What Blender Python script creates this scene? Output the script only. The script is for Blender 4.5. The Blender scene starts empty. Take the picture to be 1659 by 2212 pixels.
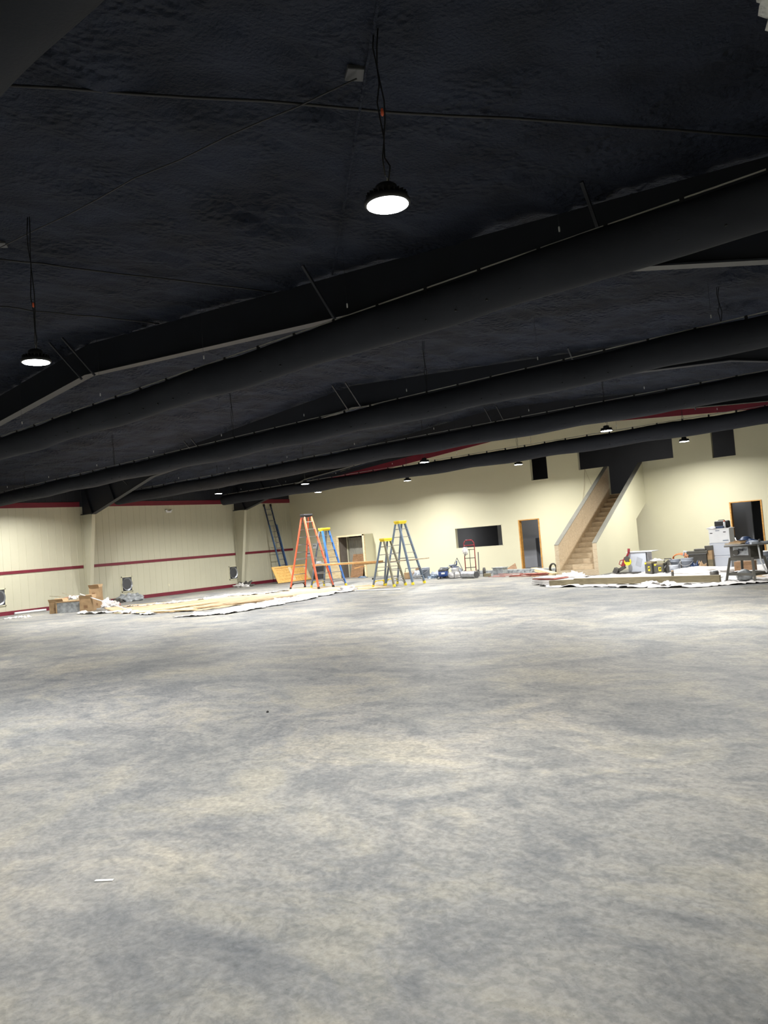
import bpy, bmesh, math, random
from mathutils import Vector, Matrix, noise
PI = math.pi
C = bpy.context.scene.collection
rnd = random.Random(7)
# ------------------------------------------------------------------ camera frame
FPX = 1660.0
RX = Vector((0.7659096655, -0.0856141903, -0.6372225629))   # world axes written in image axes (right, down, forward)
RY = Vector((0.6378659752, -0.0231866948, 0.7697982689))
RZ = Vector((-0.0806807406, -0.9960585262, 0.0368514653))
EYE = 1.68
CAMP = Vector((0, 0, EYE))
def ray(px, py):
    d = Vector((px-829.5, py-1106.0, FPX)); return Vector((RX.dot(d), RY.dot(d), RZ.dot(d)))
def onz(px, py, z=0.0):
    d = ray(px, py); return CAMP + d*((z-EYE)/d.z)
def ony(px, py, Y):
    d = ray(px, py); return CAMP + d*(Y/d.y)
def onx(px, py, X):
    d = ray(px, py); return CAMP + d*(X/d.x)
XL, XR, YB, YF, XM = -29.8, 0.95, 28.2, -9.0, -14.45
def roof(x): return 6.2 - 0.08*abs(x-XM)
# ------------------------------------------------------------------ materials
def mat(name, col, rough=0.6, metal=0.0, var=0.15, vscale=3.0, bump=0.0, bscale=40.0, spec=None, stretch=None, col2=None, emit=None):
    m = bpy.data.materials.new(name); m.use_nodes = True
    nt = m.node_tree; N = nt.nodes; L = nt.links; b = N['Principled BSDF']
    b.inputs['Roughness'].default_value = rough; b.inputs['Metallic'].default_value = metal
    if spec is not None: b.inputs['Specular IOR Level'].default_value = spec
    tc = N.new('ShaderNodeTexCoord'); mp = N.new('ShaderNodeMapping'); L.new(tc.outputs['Object'], mp.inputs['Vector'])
    if stretch: mp.inputs['Scale'].default_value = stretch
    nz = N.new('ShaderNodeTexNoise'); nz.inputs['Scale'].default_value = vscale; nz.inputs['Detail'].default_value = 5
    L.new(mp.outputs[0], nz.inputs['Vector'])
    r = N.new('ShaderNodeValToRGB'); r.color_ramp.elements[0].position = .3; r.color_ramp.elements[1].position = .7
    c2 = col2 if col2 else tuple(c*(1-var) for c in col)
    r.color_ramp.elements[0].color = (*c2, 1); r.color_ramp.elements[1].color = (*(min(1, c*(1+var*.3)) for c in col), 1)
    L.new(nz.outputs['Fac'], r.inputs[0]); L.new(r.outputs[0], b.inputs['Base Color'])
    if bump:
        n2 = N.new('ShaderNodeTexNoise'); n2.inputs['Scale'].default_value = bscale; n2.inputs['Detail'].default_value = 4
        L.new(mp.outputs[0], n2.inputs['Vector'])
        bp = N.new('ShaderNodeBump'); bp.inputs['Strength'].default_value = bump; bp.inputs['Distance'].default_value = .02
        L.new(n2.outputs['Fac'], bp.inputs['Height']); L.new(bp.outputs[0], b.inputs['Normal'])
    if emit:
        b.inputs['Emission Color'].default_value = (*emit[0], 1); b.inputs['Emission Strength'].default_value = emit[1]
    return m
def wood(name, c1, c2, sx=1.0, rough=.6, knots=True):
    m = bpy.data.materials.new(name); m.use_nodes = True
    nt = m.node_tree; N = nt.nodes; L = nt.links; b = N['Principled BSDF']; b.inputs['Roughness'].default_value = rough
    tc = N.new('ShaderNodeTexCoord'); mp = N.new('ShaderNodeMapping'); mp.inputs['Scale'].default_value = (sx, 6, 6)
    L.new(tc.outputs['Object'], mp.inputs['Vector'])
    nz = N.new('ShaderNodeTexNoise'); nz.inputs['Scale'].default_value = 2.2; nz.inputs['Detail'].default_value = 8; nz.inputs['Distortion'].default_value = 1.2
    L.new(mp.outputs[0], nz.inputs['Vector'])
    r = N.new('ShaderNodeValToRGB'); r.color_ramp.elements[0].position = .32; r.color_ramp.elements[1].position = .66
    r.color_ramp.elements[0].color = (*c2, 1); r.color_ramp.elements[1].color = (*c1, 1)
    L.new(nz.outputs['Fac'], r.inputs[0]); L.new(r.outputs[0], b.inputs['Base Color'])
    return m
M = {}
def foam_mat():
    m = mat('black_spray_foam', (.024, .032, .056), .82, var=.5, vscale=1.3, spec=.25)
    nt = m.node_tree; N = nt.nodes; L = nt.links; b = N['Principled BSDF']; tc = N.new('ShaderNodeTexCoord')
    n1 = N.new('ShaderNodeTexNoise'); n1.inputs['Scale'].default_value = 1.1; n1.inputs['Detail'].default_value = 2; n1.inputs['Distortion'].default_value = .6
    n2 = N.new('ShaderNodeTexVoronoi'); n2.inputs['Scale'].default_value = 13; n2.feature = 'SMOOTH_F1'
    n3 = N.new('ShaderNodeTexNoise'); n3.inputs['Scale'].default_value = 30; n3.inputs['Detail'].default_value = 5
    for n in (n1, n2, n3): L.new(tc.outputs['Object'], n.inputs['Vector'])
    mk = N.new('ShaderNodeMapRange'); mk.inputs[1].default_value = .45; mk.inputs[2].default_value = .62; L.new(n1.outputs['Fac'], mk.inputs[0])
    mu = N.new('ShaderNodeMath'); mu.operation = 'MULTIPLY'; L.new(mk.outputs[0], mu.inputs[0]); L.new(n2.outputs['Distance'], mu.inputs[1])
    ad = N.new('ShaderNodeMath'); ad.operation = 'MULTIPLY_ADD'; L.new(n3.outputs['Fac'], ad.inputs[0]); ad.inputs[1].default_value = .35; L.new(mu.outputs[0], ad.inputs[2])
    bp = N.new('ShaderNodeBump'); bp.inputs['Strength'].default_value = 1; bp.inputs['Distance'].default_value = .2
    L.new(ad.outputs[0], bp.inputs['Height']); L.new(bp.outputs[0], b.inputs['Normal'])
    return m
M['foam'] = foam_mat()
M['duct'] = mat('black_duct_fabric', (.025, .028, .036), .85, var=.15, vscale=1.5, bump=.15, bscale=60, spec=.2)
M['blacksteel'] = mat('black_painted_steel', (.013, .016, .024), .55, var=.2, vscale=2)
M['cable'] = mat('galvanised_cable', (.75, .74, .70), .5, .1)
M['black'] = mat('black_plastic', (.015, .015, .017), .5)
M['dkgrey'] = mat('dark_grey_plastic', (.06, .062, .068), .5)
M['white'] = mat('white_plastic', (.78, .79, .8), .5, var=.08)
M['red'] = mat('dark_red_paint', (.17, .012, .028), .5, var=.15)
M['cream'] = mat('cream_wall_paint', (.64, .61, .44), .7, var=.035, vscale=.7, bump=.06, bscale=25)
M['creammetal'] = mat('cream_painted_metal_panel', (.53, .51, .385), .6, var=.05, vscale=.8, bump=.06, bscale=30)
M['room'] = mat('dark_grey_room_paint', (.14, .14, .145), .8, var=.12, vscale=1)
M['roomlt'] = mat('grey_blue_room_paint', (.34, .35, .38), .8, var=.15, vscale=1)
M['greenboard'] = mat('bare_drywall', (.30, .29, .24), .8, var=.2, vscale=2)
M['pine'] = wood('pine_board', (.80, .50, .16), (.60, .32, .08))
M['pinelt'] = wood('pale_pine_board', (.78, .66, .42), (.62, .48, .27))
M['jamb'] = wood('orange_wood_jamb', (.62, .33, .08), (.42, .19, .04))
M['ply'] = wood('stair_plywood', (.66, .545, .38), (.52, .41, .27), sx=2)
M['plydark'] = wood('brown_plywood', (.33, .19, .10), (.20, .11, .05), sx=2)
M['plank'] = wood('orange_plank', (.66, .40, .16), (.42, .22, .07))
M['plankgrey'] = wood('weathered_plank', (.45, .36, .24), (.28, .21, .13))
M['olive'] = wood('olive_brown_beam', (.25, .215, .13), (.17, .14, .08))
M['drabpanel'] = mat('drab_grey_panel', (.16, .135, .11), .8, var=.2)
M['card'] = mat('brown_cardboard', (.42, .28, .15), .85, var=.25, vscale=5)
M['kraft'] = mat('kraft_floor_paper', (.62, .46, .28), .9, var=.42, vscale=1.6, stretch=(3, .7, 1), bump=.3, bscale=6)
M['plastic'] = mat('white_plastic_film', (.84, .84, .86), .35, col2=(.42, .38, .33), vscale=7, bump=.8, bscale=16)
M['cloth'] = mat('white_drop_cloth', (.72, .70, .68), .85, var=.2, vscale=4, bump=.5, bscale=12)
M['bag'] = mat('grey_clear_bag', (.36, .38, .39), .3, var=.4, vscale=8, bump=.6, bscale=18)
M['fgred'] = mat('orange_fibreglass', (.80, .15, .07), .45, var=.15)
M['fgblue'] = mat('blue_fibreglass', (.035, .15, .46), .45, var=.15)
M['fgslate'] = mat('slate_blue_fibreglass', (.13, .18, .25), .45, var=.3)
M['fgolive'] = mat('grey_olive_fibreglass', (.20, .19, .13), .45, var=.3)
M['yellow'] = mat('yellow_plastic', (.80, .62, .03), .45, var=.1)
M['alu'] = mat('aluminium', (.30, .30, .30), .4, .5, var=.15)
M['steel'] = mat('galvanised_sheet', (.48, .50, .53), .35, .8, var=.3, vscale=12)
M['blued'] = mat('navy_ladder', (.025, .05, .12), .45, var=.2)
M['ladderblue'] = mat('faded_blue_rail', (.07, .15, .30), .5, var=.25)
M['faint'] = mat('faint_grey_print', (.47, .50, .56), .5)
M['bluep'] = mat('blue_plastic', (.025, .065, .24), .4)
M['grey'] = mat('grey_plastic', (.28, .31, .36), .5, var=.15)
M['ltgrey'] = mat('pale_grey_enamel', (.60, .64, .72), .35, var=.04)
M['sawred'] = mat('red_machine_paint', (.28, .018, .028), .45)
M['rust'] = mat('orange_cord', (.55, .16, .04), .6)
M['hose'] = mat('dusty_red_strip', (.42, .12, .09), .7, var=.4, vscale=6)
M['iron'] = mat('dark_cast_iron', (.09, .085, .075), .55, .3, var=.3)
M['standgrey'] = mat('brown_grey_steel', (.105, .10, .085), .5, .2, var=.2)
M['lens'] = mat('lamp_lens', (1, 1, 1), .3, emit=((.93, .97, 1), 60))
M['foamwhite'] = mat('bare_white_insulation', (.70, .71, .68), .7, var=.3, vscale=9, bump=1, bscale=14)
# floor
def floor_mat():
    m = bpy.data.materials.new('sealed_concrete'); m.use_nodes = True
    nt = m.node_tree; N = nt.nodes; L = nt.links; b = N['Principled BSDF']
    tc = N.new('ShaderNodeTexCoord')
    def nz(sc, det, dist, st=(1, 1, 1), off=0):
        mp = N.new('ShaderNodeMapping'); mp.inputs['Scale'].default_value = st; mp.inputs['Location'].default_value = (off, off*.7, 0)
        mp.inputs['Rotation'].default_value = (0, 0, .3)
        L.new(tc.outputs['Object'], mp.inputs['Vector'])
        n = N.new('ShaderNodeTexNoise'); n.inputs['Scale'].default_value = sc; n.inputs['Detail'].default_value = det
        n.inputs['Roughness'].default_value = .66; n.inputs['Distortion'].default_value = dist
        L.new(mp.outputs[0], n.inputs['Vector']); return n
    def ramp(n, stops):
        r = N.new('ShaderNodeValToRGB'); e = r.color_ramp.elements
        e[0].position, e[0].color = stops[0][0], (*stops[0][1], 1); e[1].position, e[1].color = stops[1][0], (*stops[1][1], 1)
        for p, c in stops[2:]:
            k = e.new(p); k.color = (*c, 1)
        L.new(n.outputs['Fac'], r.inputs[0]); return r
    a = ramp(nz(.75, 9, .7, (1, 1.3, 1)), [(.40, (.180, .184, .187)), (.60, (.308, .294, .258)), (.5, (.248, .246, .238))])
    c = ramp(nz(2.2, 12, 1.3, (1, 1.4, 1), 9), [(.36, (.76, .78, .80)), (.58, (1.06, 1.05, 1.02))])
    v = ramp(nz(6.5, 8, 2.2, (1, 1.2, 1), 17), [(.42, (.85, .86, .87)), (.5, (1.0, 1.0, 1.0)), (.6, (1.07, 1.06, 1.05))])
    d = ramp(nz(26, 10, .25, off=3), [(.34, (.76, .76, .76)), (.62, (1.10, 1.10, 1.10))])
    e = ramp(nz(.22, 5, .6, off=21), [(.36, (.84, .86, .88)), (.62, (1.07, 1.05, 1.01))])
    s = ramp(nz(85, 2, 0, off=5), [(.24, (.5, .48, .45)), (.33, (1, 1, 1))])
    cur = a
    for x in (c, v, d, e, s):
        mx = N.new('ShaderNodeMix'); mx.data_type = 'RGBA'; mx.blend_type = 'MULTIPLY'; mx.inputs[0].default_value = 1
        L.new(cur.outputs[0] if cur is a else cur.outputs[2], mx.inputs[6]); L.new(x.outputs[0], mx.inputs[7]); cur = mx
    L.new(cur.outputs[2], b.inputs['Base Color'])
    b.inputs['Roughness'].default_value = .58; b.inputs['Specular IOR Level'].default_value = .35
    bp = N.new('ShaderNodeBump'); bp.inputs['Strength'].default_value = .12; bp.inputs['Distance'].default_value = .01
    L.new(d.outputs[0], bp.inputs['Height']); L.new(bp.outputs[0], b.inputs['Normal'])
    return m
M['floor'] = floor_mat()
# ------------------------------------------------------------------ mesh builder
class MB:
    def __init__(s): s.bm = bmesh.new(); s.mi = 0; s.smooth = False
    def _f(s, vs, sm=False):
        try:
            f = s.bm.faces.new(vs); f.material_index = s.mi; f.smooth = sm; return f
        except ValueError: return None
    def hexa(s, p, bev=0):      # 8 points: bottom ring 0-3, top ring 4-7
        v = [s.bm.verts.new(q) for q in p]
        fs = [s._f([v[i] for i in q]) for q in ((3, 2, 1, 0), (4, 5, 6, 7), (0, 1, 5, 4), (1, 2, 6, 5), (2, 3, 7, 6), (3, 0, 4, 7))]
        if bev:
            es = list({e for f in fs for e in f.edges})
            r = bmesh.ops.bevel(s.bm, geom=es, offset=bev, segments=2, affect='EDGES', profile=.5)
            for f in r['faces']: f.material_index = s.mi
        return s
    def box(s, c, d, bev=0, rot=None):
        c = Vector(c); h = Vector(d)/2; R = rot or Matrix.Identity(3)
        P = [(-1, -1, -1), (1, -1, -1), (1, 1, -1), (-1, 1, -1), (-1, -1, 1), (1, -1, 1), (1, 1, 1), (-1, 1, 1)]
        return s.hexa([c + R @ Vector((a*h.x, b*h.y, e*h.z)) for a, b, e in P], bev)
    def b2(s, lo, hi, bev=0):
        return s.box([(a+b)/2 for a, b in zip(lo, hi)], [abs(b-a) for a, b in zip(lo, hi)], bev)
    def bar(s, a, b, w, t, up=(0, 0, 1), bev=0):      # rectangular bar a->b, w along side, t along up
        a = Vector(a); b = Vector(b); d = (b-a).normalized(); sd = d.cross(Vector(up))
        if sd.length < 1e-4: sd = d.cross(Vector((1, 0, 0)))
        sd.normalize(); u = sd.cross(d)
        P = []
        for q in (a, b):
            P += [q-sd*w/2-u*t/2, q+sd*w/2-u*t/2, q+sd*w/2+u*t/2, q-sd*w/2+u*t/2]
        return s.hexa(P, bev)
    def tube(s, pts, r, n=8, cap=True, rs=None):
        pts = [Vector(p) for p in pts]; rings = []
        prev = None
        for i, p in enumerate(pts):
            d = (pts[min(i+1, len(pts)-1)]-pts[max(i-1, 0)]).normalized()
            u = prev if prev is not None else (Vector((0, 0, 1)) if abs(d.z) < .9 else Vector((1, 0, 0)))
            u = (u - d*u.dot(d)).normalized(); prev = u; w = d.cross(u)
            rr = rs[i] if rs else r
            rings.append([s.bm.verts.new(p + (u*math.cos(2*PI*k/n)+w*math.sin(2*PI*k/n))*rr) for k in range(n)])
        for A, B in zip(rings, rings[1:]):
            for k in range(n): s._f([A[k], A[(k+1) % n], B[(k+1) % n], B[k]], True)
        if cap: s._f(rings[0][::-1]); s._f(rings[-1])
        return s
    def lathe(s, prof, c=(0, 0, 0), n=24, sx=1, sy=1):
        c = Vector(c); rings = []
        for r, z in prof:
            rings.append([s.bm.verts.new(c+Vector((max(r, 1e-4)*sx*math.cos(2*PI*k/n), max(r, 1e-4)*sy*math.sin(2*PI*k/n), z))) for k in range(n)])
        for A, B in zip(rings, rings[1:]):
            for k in range(n): s._f([A[k], A[(k+1) % n], B[(k+1) % n], B[k]], True)
        s._f(rings[0][::-1]); s._f(rings[-1]); return s
    def prism(s, poly, vec):    # polygon of 3D points extruded by vec
        v0 = [s.bm.verts.new(p) for p in poly]; v1 = [s.bm.verts.new(Vector(p)+Vector(vec)) for p in poly]
        s._f(v0[::-1]); s._f(v1); n = len(poly)
        for i in range(n): s._f([v0[i], v0[(i+1) % n], v1[(i+1) % n], v1[i]])
        return s
    def blob(s, c, d, seed=0, amp=.25, fr=3.0, sub=3, flat=True):
        r = bmesh.ops.create_icosphere(s.bm, subdivisions=sub, radius=1)
        c = Vector(c); d = Vector(d)
        for v in r['verts']:
            q = v.co.copy(); k = 1 + amp*noise.noise(q*fr + Vector((seed*3.7, seed, -seed)))*2
            p = Vector((q.x*d.x*k, q.y*d.y*k, q.z*d.z*k))
            if flat and p.z < 0: p.z *= .05
            v.co = c + p
            for f in v.link_faces: f.smooth = True; f.material_index = s.mi
        return s
    def build(s, name, ms, parent=None, loc=None, rz=0):
        me = bpy.data.meshes.new(name); bmesh.ops.recalc_face_normals(s.bm, faces=s.bm.faces)
        s.bm.to_mesh(me); s.bm.free()
        for m in (ms if isinstance(ms, (list, tuple)) else [ms]): me.materials.append(M[m] if isinstance(m, str) else m)
        o = bpy.data.objects.new(name, me); C.objects.link(o)
        if parent: o.parent = parent
        if loc is not None: o.location = loc
        if rz: o.rotation_euler.z = rz
        return o
def thing(name, label, cat, loc=(0, 0, 0), rz=0, group=None):
    o = bpy.data.objects.new(name, None); C.objects.link(o); o.location = loc; o.rotation_euler.z = rz
    o.empty_display_size = .1
    o['label'] = label; o['category'] = cat
    if group: o['group'] = group
    return o
def tag(o, label, cat, group=None, kind=None):
    o['label'] = label; o['category'] = cat
    if group: o['group'] = group
    if kind: o['kind'] = kind
    return o
def struct(o): o['kind'] = 'structure'; return o
def dup(r, loc, rz=None, label=None, group=None):
    c = r.copy(); C.objects.link(c); c.location = loc
    if rz is not None: c.rotation_euler.z = rz
    if label: c['label'] = label
    if group: c['group'] = group
    for ch in list(r.children):
        d = ch.copy(); C.objects.link(d); d.parent = c
        for g in list(ch.children):
            e = g.copy(); C.objects.link(e); e.parent = d
    return c
# ------------------------------------------------------------------ shell
m = MB(); m.b2((XL-.3, YF-.3, -.2), (XR+.3, 34.2, 0)); struct(m.build('floor', 'floor'))
# ceiling: sprayed foam, both slopes, real lumps
def ceil_h(x, y):
    z = roof(x)
    p = Vector((x, y, 0))
    z += .05*noise.noise(p*.8) + .05*noise.noise(Vector((x*2.2, y*1.1, 3))) + .03*noise.noise(p*5)
    z += .07*max(0, noise.noise(Vector((x*.9+y*.25, y*.7, 12)))-.12)*abs(noise.noise(Vector((x*4, y*2.4, 1))))*6
    k = (x-XM)/1.52; f = abs(k-round(k))*1.52            # purlins lost under the foam
    z -= .05*max(0, 1-(f/.14)**2)*(.6+.8*noise.noise(Vector((x, y*.5, 8))))
    return z
bm = bmesh.new(); nx, ny = 260, 290; vs = []
for j in range(ny+1):
    y = YF + (34.0-YF)*j/ny
    vs.append([bm.verts.new((XL+(XR-XL)*i/nx, y, ceil_h(XL+(XR-XL)*i/nx, y))) for i in range(nx+1)])
for j in range(ny):
    for i in range(nx):
        f = bm.faces.new([vs[j][i], vs[j+1][i], vs[j+1][i+1], vs[j][i+1]]); f.smooth = True
top = [bm.verts.new(p) for p in ((XL, YF, 6.6), (XR, YF, 6.6), (XR, 34, 6.6), (XL, 34, 6.6))]; bm.faces.new(top)
me = bpy.data.meshes.new('ceiling'); bm.to_mesh(me); bm.free(); me.materials.append(M['foam'])
o = bpy.data.objects.new('ceiling', me); C.objects.link(o); struct(o)
# left wall: ribbed metal
def ribbed(name, x, y0, y1, z0, z1, m_, sgn=1):
    b = MB(); pts = []; y = y0
    while y < y1-.02:
        pts += [(x, y), (x, min(y+.265, y1)), (x+.008*sgn, min(y+.272, y1)), (x+.008*sgn, min(y+.288, y1)), (x, min(y+.295, y1))]
        y += .3
    pts.append((x, y1)); q = [pts[0]]
    for p in pts[1:]:
        if p[1] > q[-1][1]+1e-5: q.append(p)
    lo = [b.bm.verts.new((p[0], p[1], z0)) for p in q]; hi = [b.bm.verts.new((p[0], p[1], z1)) for p in q]
    for i in range(len(q)-1): b._f([lo[i], lo[i+1], hi[i+1], hi[i]])
    bk = [b.bm.verts.new((x-.2*sgn, y0, z0)), b.bm.verts.new((x-.2*sgn, y1, z0)), b.bm.verts.new((x-.2*sgn, y1, z1)), b.bm.verts.new((x-.2*sgn, y0, z1))]
    b._f(bk); b._f([lo[0], bk[0], bk[3], hi[0]]); b._f([lo[-1], bk[1], bk[2], hi[-1]])
    return b.build(name, m_)
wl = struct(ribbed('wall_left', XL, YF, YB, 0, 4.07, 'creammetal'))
o = ribbed('upper_panel', XL, YF, YB, 4.07, 5.3, 'blacksteel'); o.parent = wl
o['label'] = 'black upper panel above the red band'
COLY = (.3, 8.35, 16.5, 24.45)
segs = []
prev = YF
for y in COLY: segs.append((prev, y-.12)); prev = y+.12
segs.append((prev, YB))
def strips(name, z0, z1, d, keep=True):
    b = MB()
    for a, c in segs: b.b2((XL, a, z0), (XL+d, c, z1))
    return struct(b.build(name, 'red'))
strips('trim_1', 1.545, 1.66, .022); strips('baseboard_left', 0, .15, .024); strips('trim_2', 4.07, 4.27, .03)
# back wall with openings
HOLES = []
def hole(x0, x1, z0, z1): HOLES.append((x0, x1, z0, z1)); return (x0, x1, z0, z1)
pw = lambda a, b: (ony(*a, YB), ony(*b, YB))
a, b_ = pw((982, 1141), (1087.5, 1181.5)); Hwin = hole(a.x, b_.x, 1.055, 1.955)
a, b_ = pw((1119, 1123), (1171, 1226)); Hd1 = hole(-16.15, -15.18, 0, 2.07)
a, b_ = pw((1575, 1086), (1650, 1199)); Hd2 = hole(-7.80, -6.76, 0, 2.03)
a, b_ = pw((1143, 1030), (1181, 1020)); Hu1 = hole(-15.38, -14.60, 3.63, 4.85)
a, b_ = pw((1533, 930), (1590, 980)); Hu2 = hole(a.x, b_.x, 3.62, 4.85)
XSL, XSR, YS0 = -12.22, -10.72, 23.62          # stair outer faces and front
a, b_ = pw((1247, 980), (1451, 950)); xa, xb = a.x, b_.x
hole(xa, xb, 3.82, 4.88); hole(XSL+.14, XSR-.14, 2.74, 3.82)
VY = 27.55; vf = [ony(728, 1157, VY), ony(784, 1152, VY)]; vx0, vx1 = vf[0].x, vf[1].x
Hv = hole(vx0+.05, vx1-.02, 0, 2.02)
def cellwall(name, y0, y1, holes, mats, x0=XL, x1=XR, z1=None):
    xs = sorted({x0, x1, XM, *[h[0] for h in holes], *[h[1] for h in holes]}); zs = sorted({0.0, 4.0, 5.0, *[h[2] for h in holes], *[h[3] for h in holes]}) + [99]
    b = MB(); vd = {}
    def V(x, y, z):
        zz = (roof(x)+.03) if z == 99 else z
        if z1 is not None: zz = min(zz, z1)
        k = (round(x, 4), round(y, 4), round(zz, 4))
        if k not in vd: vd[k] = b.bm.verts.new((x, y, zz))
        return vd[k]
    nI, nK = len(xs)-1, len(zs)-1
    def solid(i, k):
        if i < 0 or k < 0 or i >= nI or k >= nK: return False
        cx = (xs[i]+xs[i+1])/2; cz = (zs[k]+min(zs[k+1], 6.0))/2
        return not any(h[0] < cx < h[1] and h[2] < cz < h[3] for h in holes)
    for i in range(nI):
        for k in range(nK):
            if not solid(i, k): continue
            X0, X1, Z0, Z1 = xs[i], xs[i+1], zs[k], zs[k+1]
            b._f([V(X0, y0, Z0), V(X1, y0, Z0), V(X1, y0, Z1), V(X0, y0, Z1)])
            b._f([V(X0, y1, Z0), V(X0, y1, Z1), V(X1, y1, Z1), V(X1, y1, Z0)])
            if not solid(i-1, k): b._f([V(X0, y0, Z0), V(X0, y0, Z1), V(X0, y1, Z1), V(X0, y1, Z0)])
            if not solid(i+1, k): b._f([V(X1, y0, Z0), V(X1, y1, Z0), V(X1, y1, Z1), V(X1, y0, Z1)])
            if not solid(i, k-1): b._f([V(X0, y0, Z0), V(X0, y1, Z0), V(X1, y1, Z0), V(X1, y0, Z0)])
            if not solid(i, k+1): b._f([V(X0, y0, Z1), V(X1, y0, Z1), V(X1, y1, Z1), V(X0, y1, Z1)])
    return struct(b.build(name, mats))
cellwall('wall_back', YB, YB+.15, HOLES, 'cream')
cellwall('wall_front', YF-.15, YF, [], 'cream')
m = MB(); m.b2((XR, YF, 0), (XR+.15, YB, roof(XR)+.1)); struct(m.build('wall_right', 'cream'))
m = MB()
for x0, x1 in ((XL+.02, XM), (XM, XR)):
    f = lambda x: 5.72-.08*abs(x-XM)
    m.prism([(x0, YB-.02, f(x0)), (x1, YB-.02, f(x1)), (x1, YB-.02, f(x1)+.30), (x0, YB-.02, f(x0)+.30)], (0, .02, 0))
struct(m.build('trim_3', 'red'))
m = MB()
for x0, x1 in ((XL+.02, XM), (XM, XR)):
    m.prism([(x0, YB-.02, f(x0)+.30), (x1, YB-.02, f(x1)+.30), (x1, YB-.02, roof(x1)), (x0, YB-.02, roof(x0))], (0, .02, 0))
struct(m.build('trim_4', 'blacksteel'))
# rooms behind
m = MB()
m.b2((XL, 33.9, 0), (XR, 34.05, 6.3)); m.b2((XL-.1, YB+.15, 0), (XL, 34, 6)); m.b2((XR, YB+.15, 0), (XR+.1, 34, 6))
for x in (-20.6, -14.4, -12.6, -10.2, -8.6): m.b2((x, YB+.15, 0), (x+.1, 33.9, 2.55))
struct(m.build('wall_rear', 'room'))
m = MB(); m.b2((XL, YB+.15, 2.55), (XR, 33.9, 2.74)); struct(m.build('floor_mezzanine', 'room'))
m = MB(); m.b2((-18.4, 30.2, 0), (-16.3, 30.3, 2.55)); m.b2((-17.0, 29.9, 0), (-16.35, 30.2, 1.25)); struct(m.build('wall_hallway', 'roomlt'))
m = MB(); m.b2((-8.5, 29.6, 0), (-7.45, 29.7, 2.55)); struct(m.build('wall_closet', 'roomlt'))
# door jambs / casings
def casing(name, h, d0=.02, w=.05, mt='jamb', sill=False, deep=.17):
    x0, x1, z0, z1 = h; b = MB()
    b.b2((x0, YB-d0, z0), (x0+w, YB+deep, z1)); b.b2((x1-w, YB-d0, z0), (x1, YB+deep, z1)); b.b2((x0+w, YB-d0, z1-w*.7), (x1-w, YB+deep, z1))
    if sill: b.b2((x0+w, YB-d0, z0), (x1-w, YB+deep, z0+.02))
    return struct(b.build(name, mt))
casing('door_1', Hd1); casing('door_2', Hd2, w=.045)
m = MB(); m.b2((Hd1[0]+.05, YB+.02, 0), (Hd1[1]-.05, YB+.14, .02)); struct(m.build('trim_5', 'alu'))
def reveal(name, h, mt, w=.012):
    x0, x1, z0, z1 = h; b = MB()
    b.b2((x0, YB-.004, z0), (x0+w, YB+.16, z1)); b.b2((x1-w, YB-.004, z0), (x1, YB+.16, z1)); b.b2((x0, YB-.004, z0), (x1, YB+.16, z0+w)); b.b2((x0, YB-.004, z1-w), (x1, YB+.16, z1))
    return struct(b.build(name, mt))
reveal('window_1', Hwin, 'cream', .02)
reveal('window_2', Hu1, 'cream'); reveal('window_3', Hu2, 'cream')
# vestibule: box framed in front of the back wall with a sloping top
m = MB()
m.prism([(vx1, VY, 0), (vx1, YB, 0), (vx1, YB, 2.06), (vx1, VY, 2.06)], (.05, 0, 0))
o = m.build('side_panel', 'cream')
v = thing('entry_box', 'boxed doorway with pale wood front frame projecting from the back wall', 'entry box', (0, 0, 0)); o.parent = v
m = MB(); m.b2((vx0-.0, VY-.05, 0), (vx0+.06, VY+.03, 2.02)); m.b2((vx1-.04, VY-.05, 0), (vx1+.06, VY+.03, 2.06)); m.b2((vx0, VY-.05, 2.0), (vx1+.06, VY+.03, 2.07))
m.build('front_frame', 'pinelt', v)
m = MB(); m.prism([(vx0-.05, VY, 0), (vx0-.05, YB, 0), (vx0-.05, YB, 2.02), (vx0-.05, VY, 2.02)], (.05, 0, 0)); m.build('inner_side', 'drabpanel', v)
m = MB(); m.prism([(vx0, VY, 2.03), (vx0, YB, 2.03), (vx0, YB, 2.06), (vx0, VY, 2.06)], (vx1-vx0, 0, 0)); m.build('top_panel', 'plydark', v)
m = MB(); m.b2((-25.6, YB+1.2, 0), (-22.8, YB+1.3, 2.5)); struct(m.build('wall_passage', 'drabpanel'))
p0, p1 = ony(755, 1166, YB-.3), ony(783, 1243, YB-.3)
m = MB(); m.prism([(p0.x-.1, YB-.35, 0), (p1.x+.05, YB-.35, 0), (p1.x+.05, YB-.05, 1.12), (p0.x-.05, YB-.05, 1.12)], (0, .03, 0))
tag(m.build('plywood_sheet', 'plydark'), 'brown plywood sheet leaning inside the boxed entry', 'plywood')
m = MB(); 
for i in range(15):
    x = p0.x-.30+i*.085
    m.b2((x, YB-.03, 0), (x+.07, YB-.005, 1.95))
tag(m.build('slatted_door_panel', 'greenboard'), 'grey ribbed panel standing behind the brown plywood in the entry box', 'panel')
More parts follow.
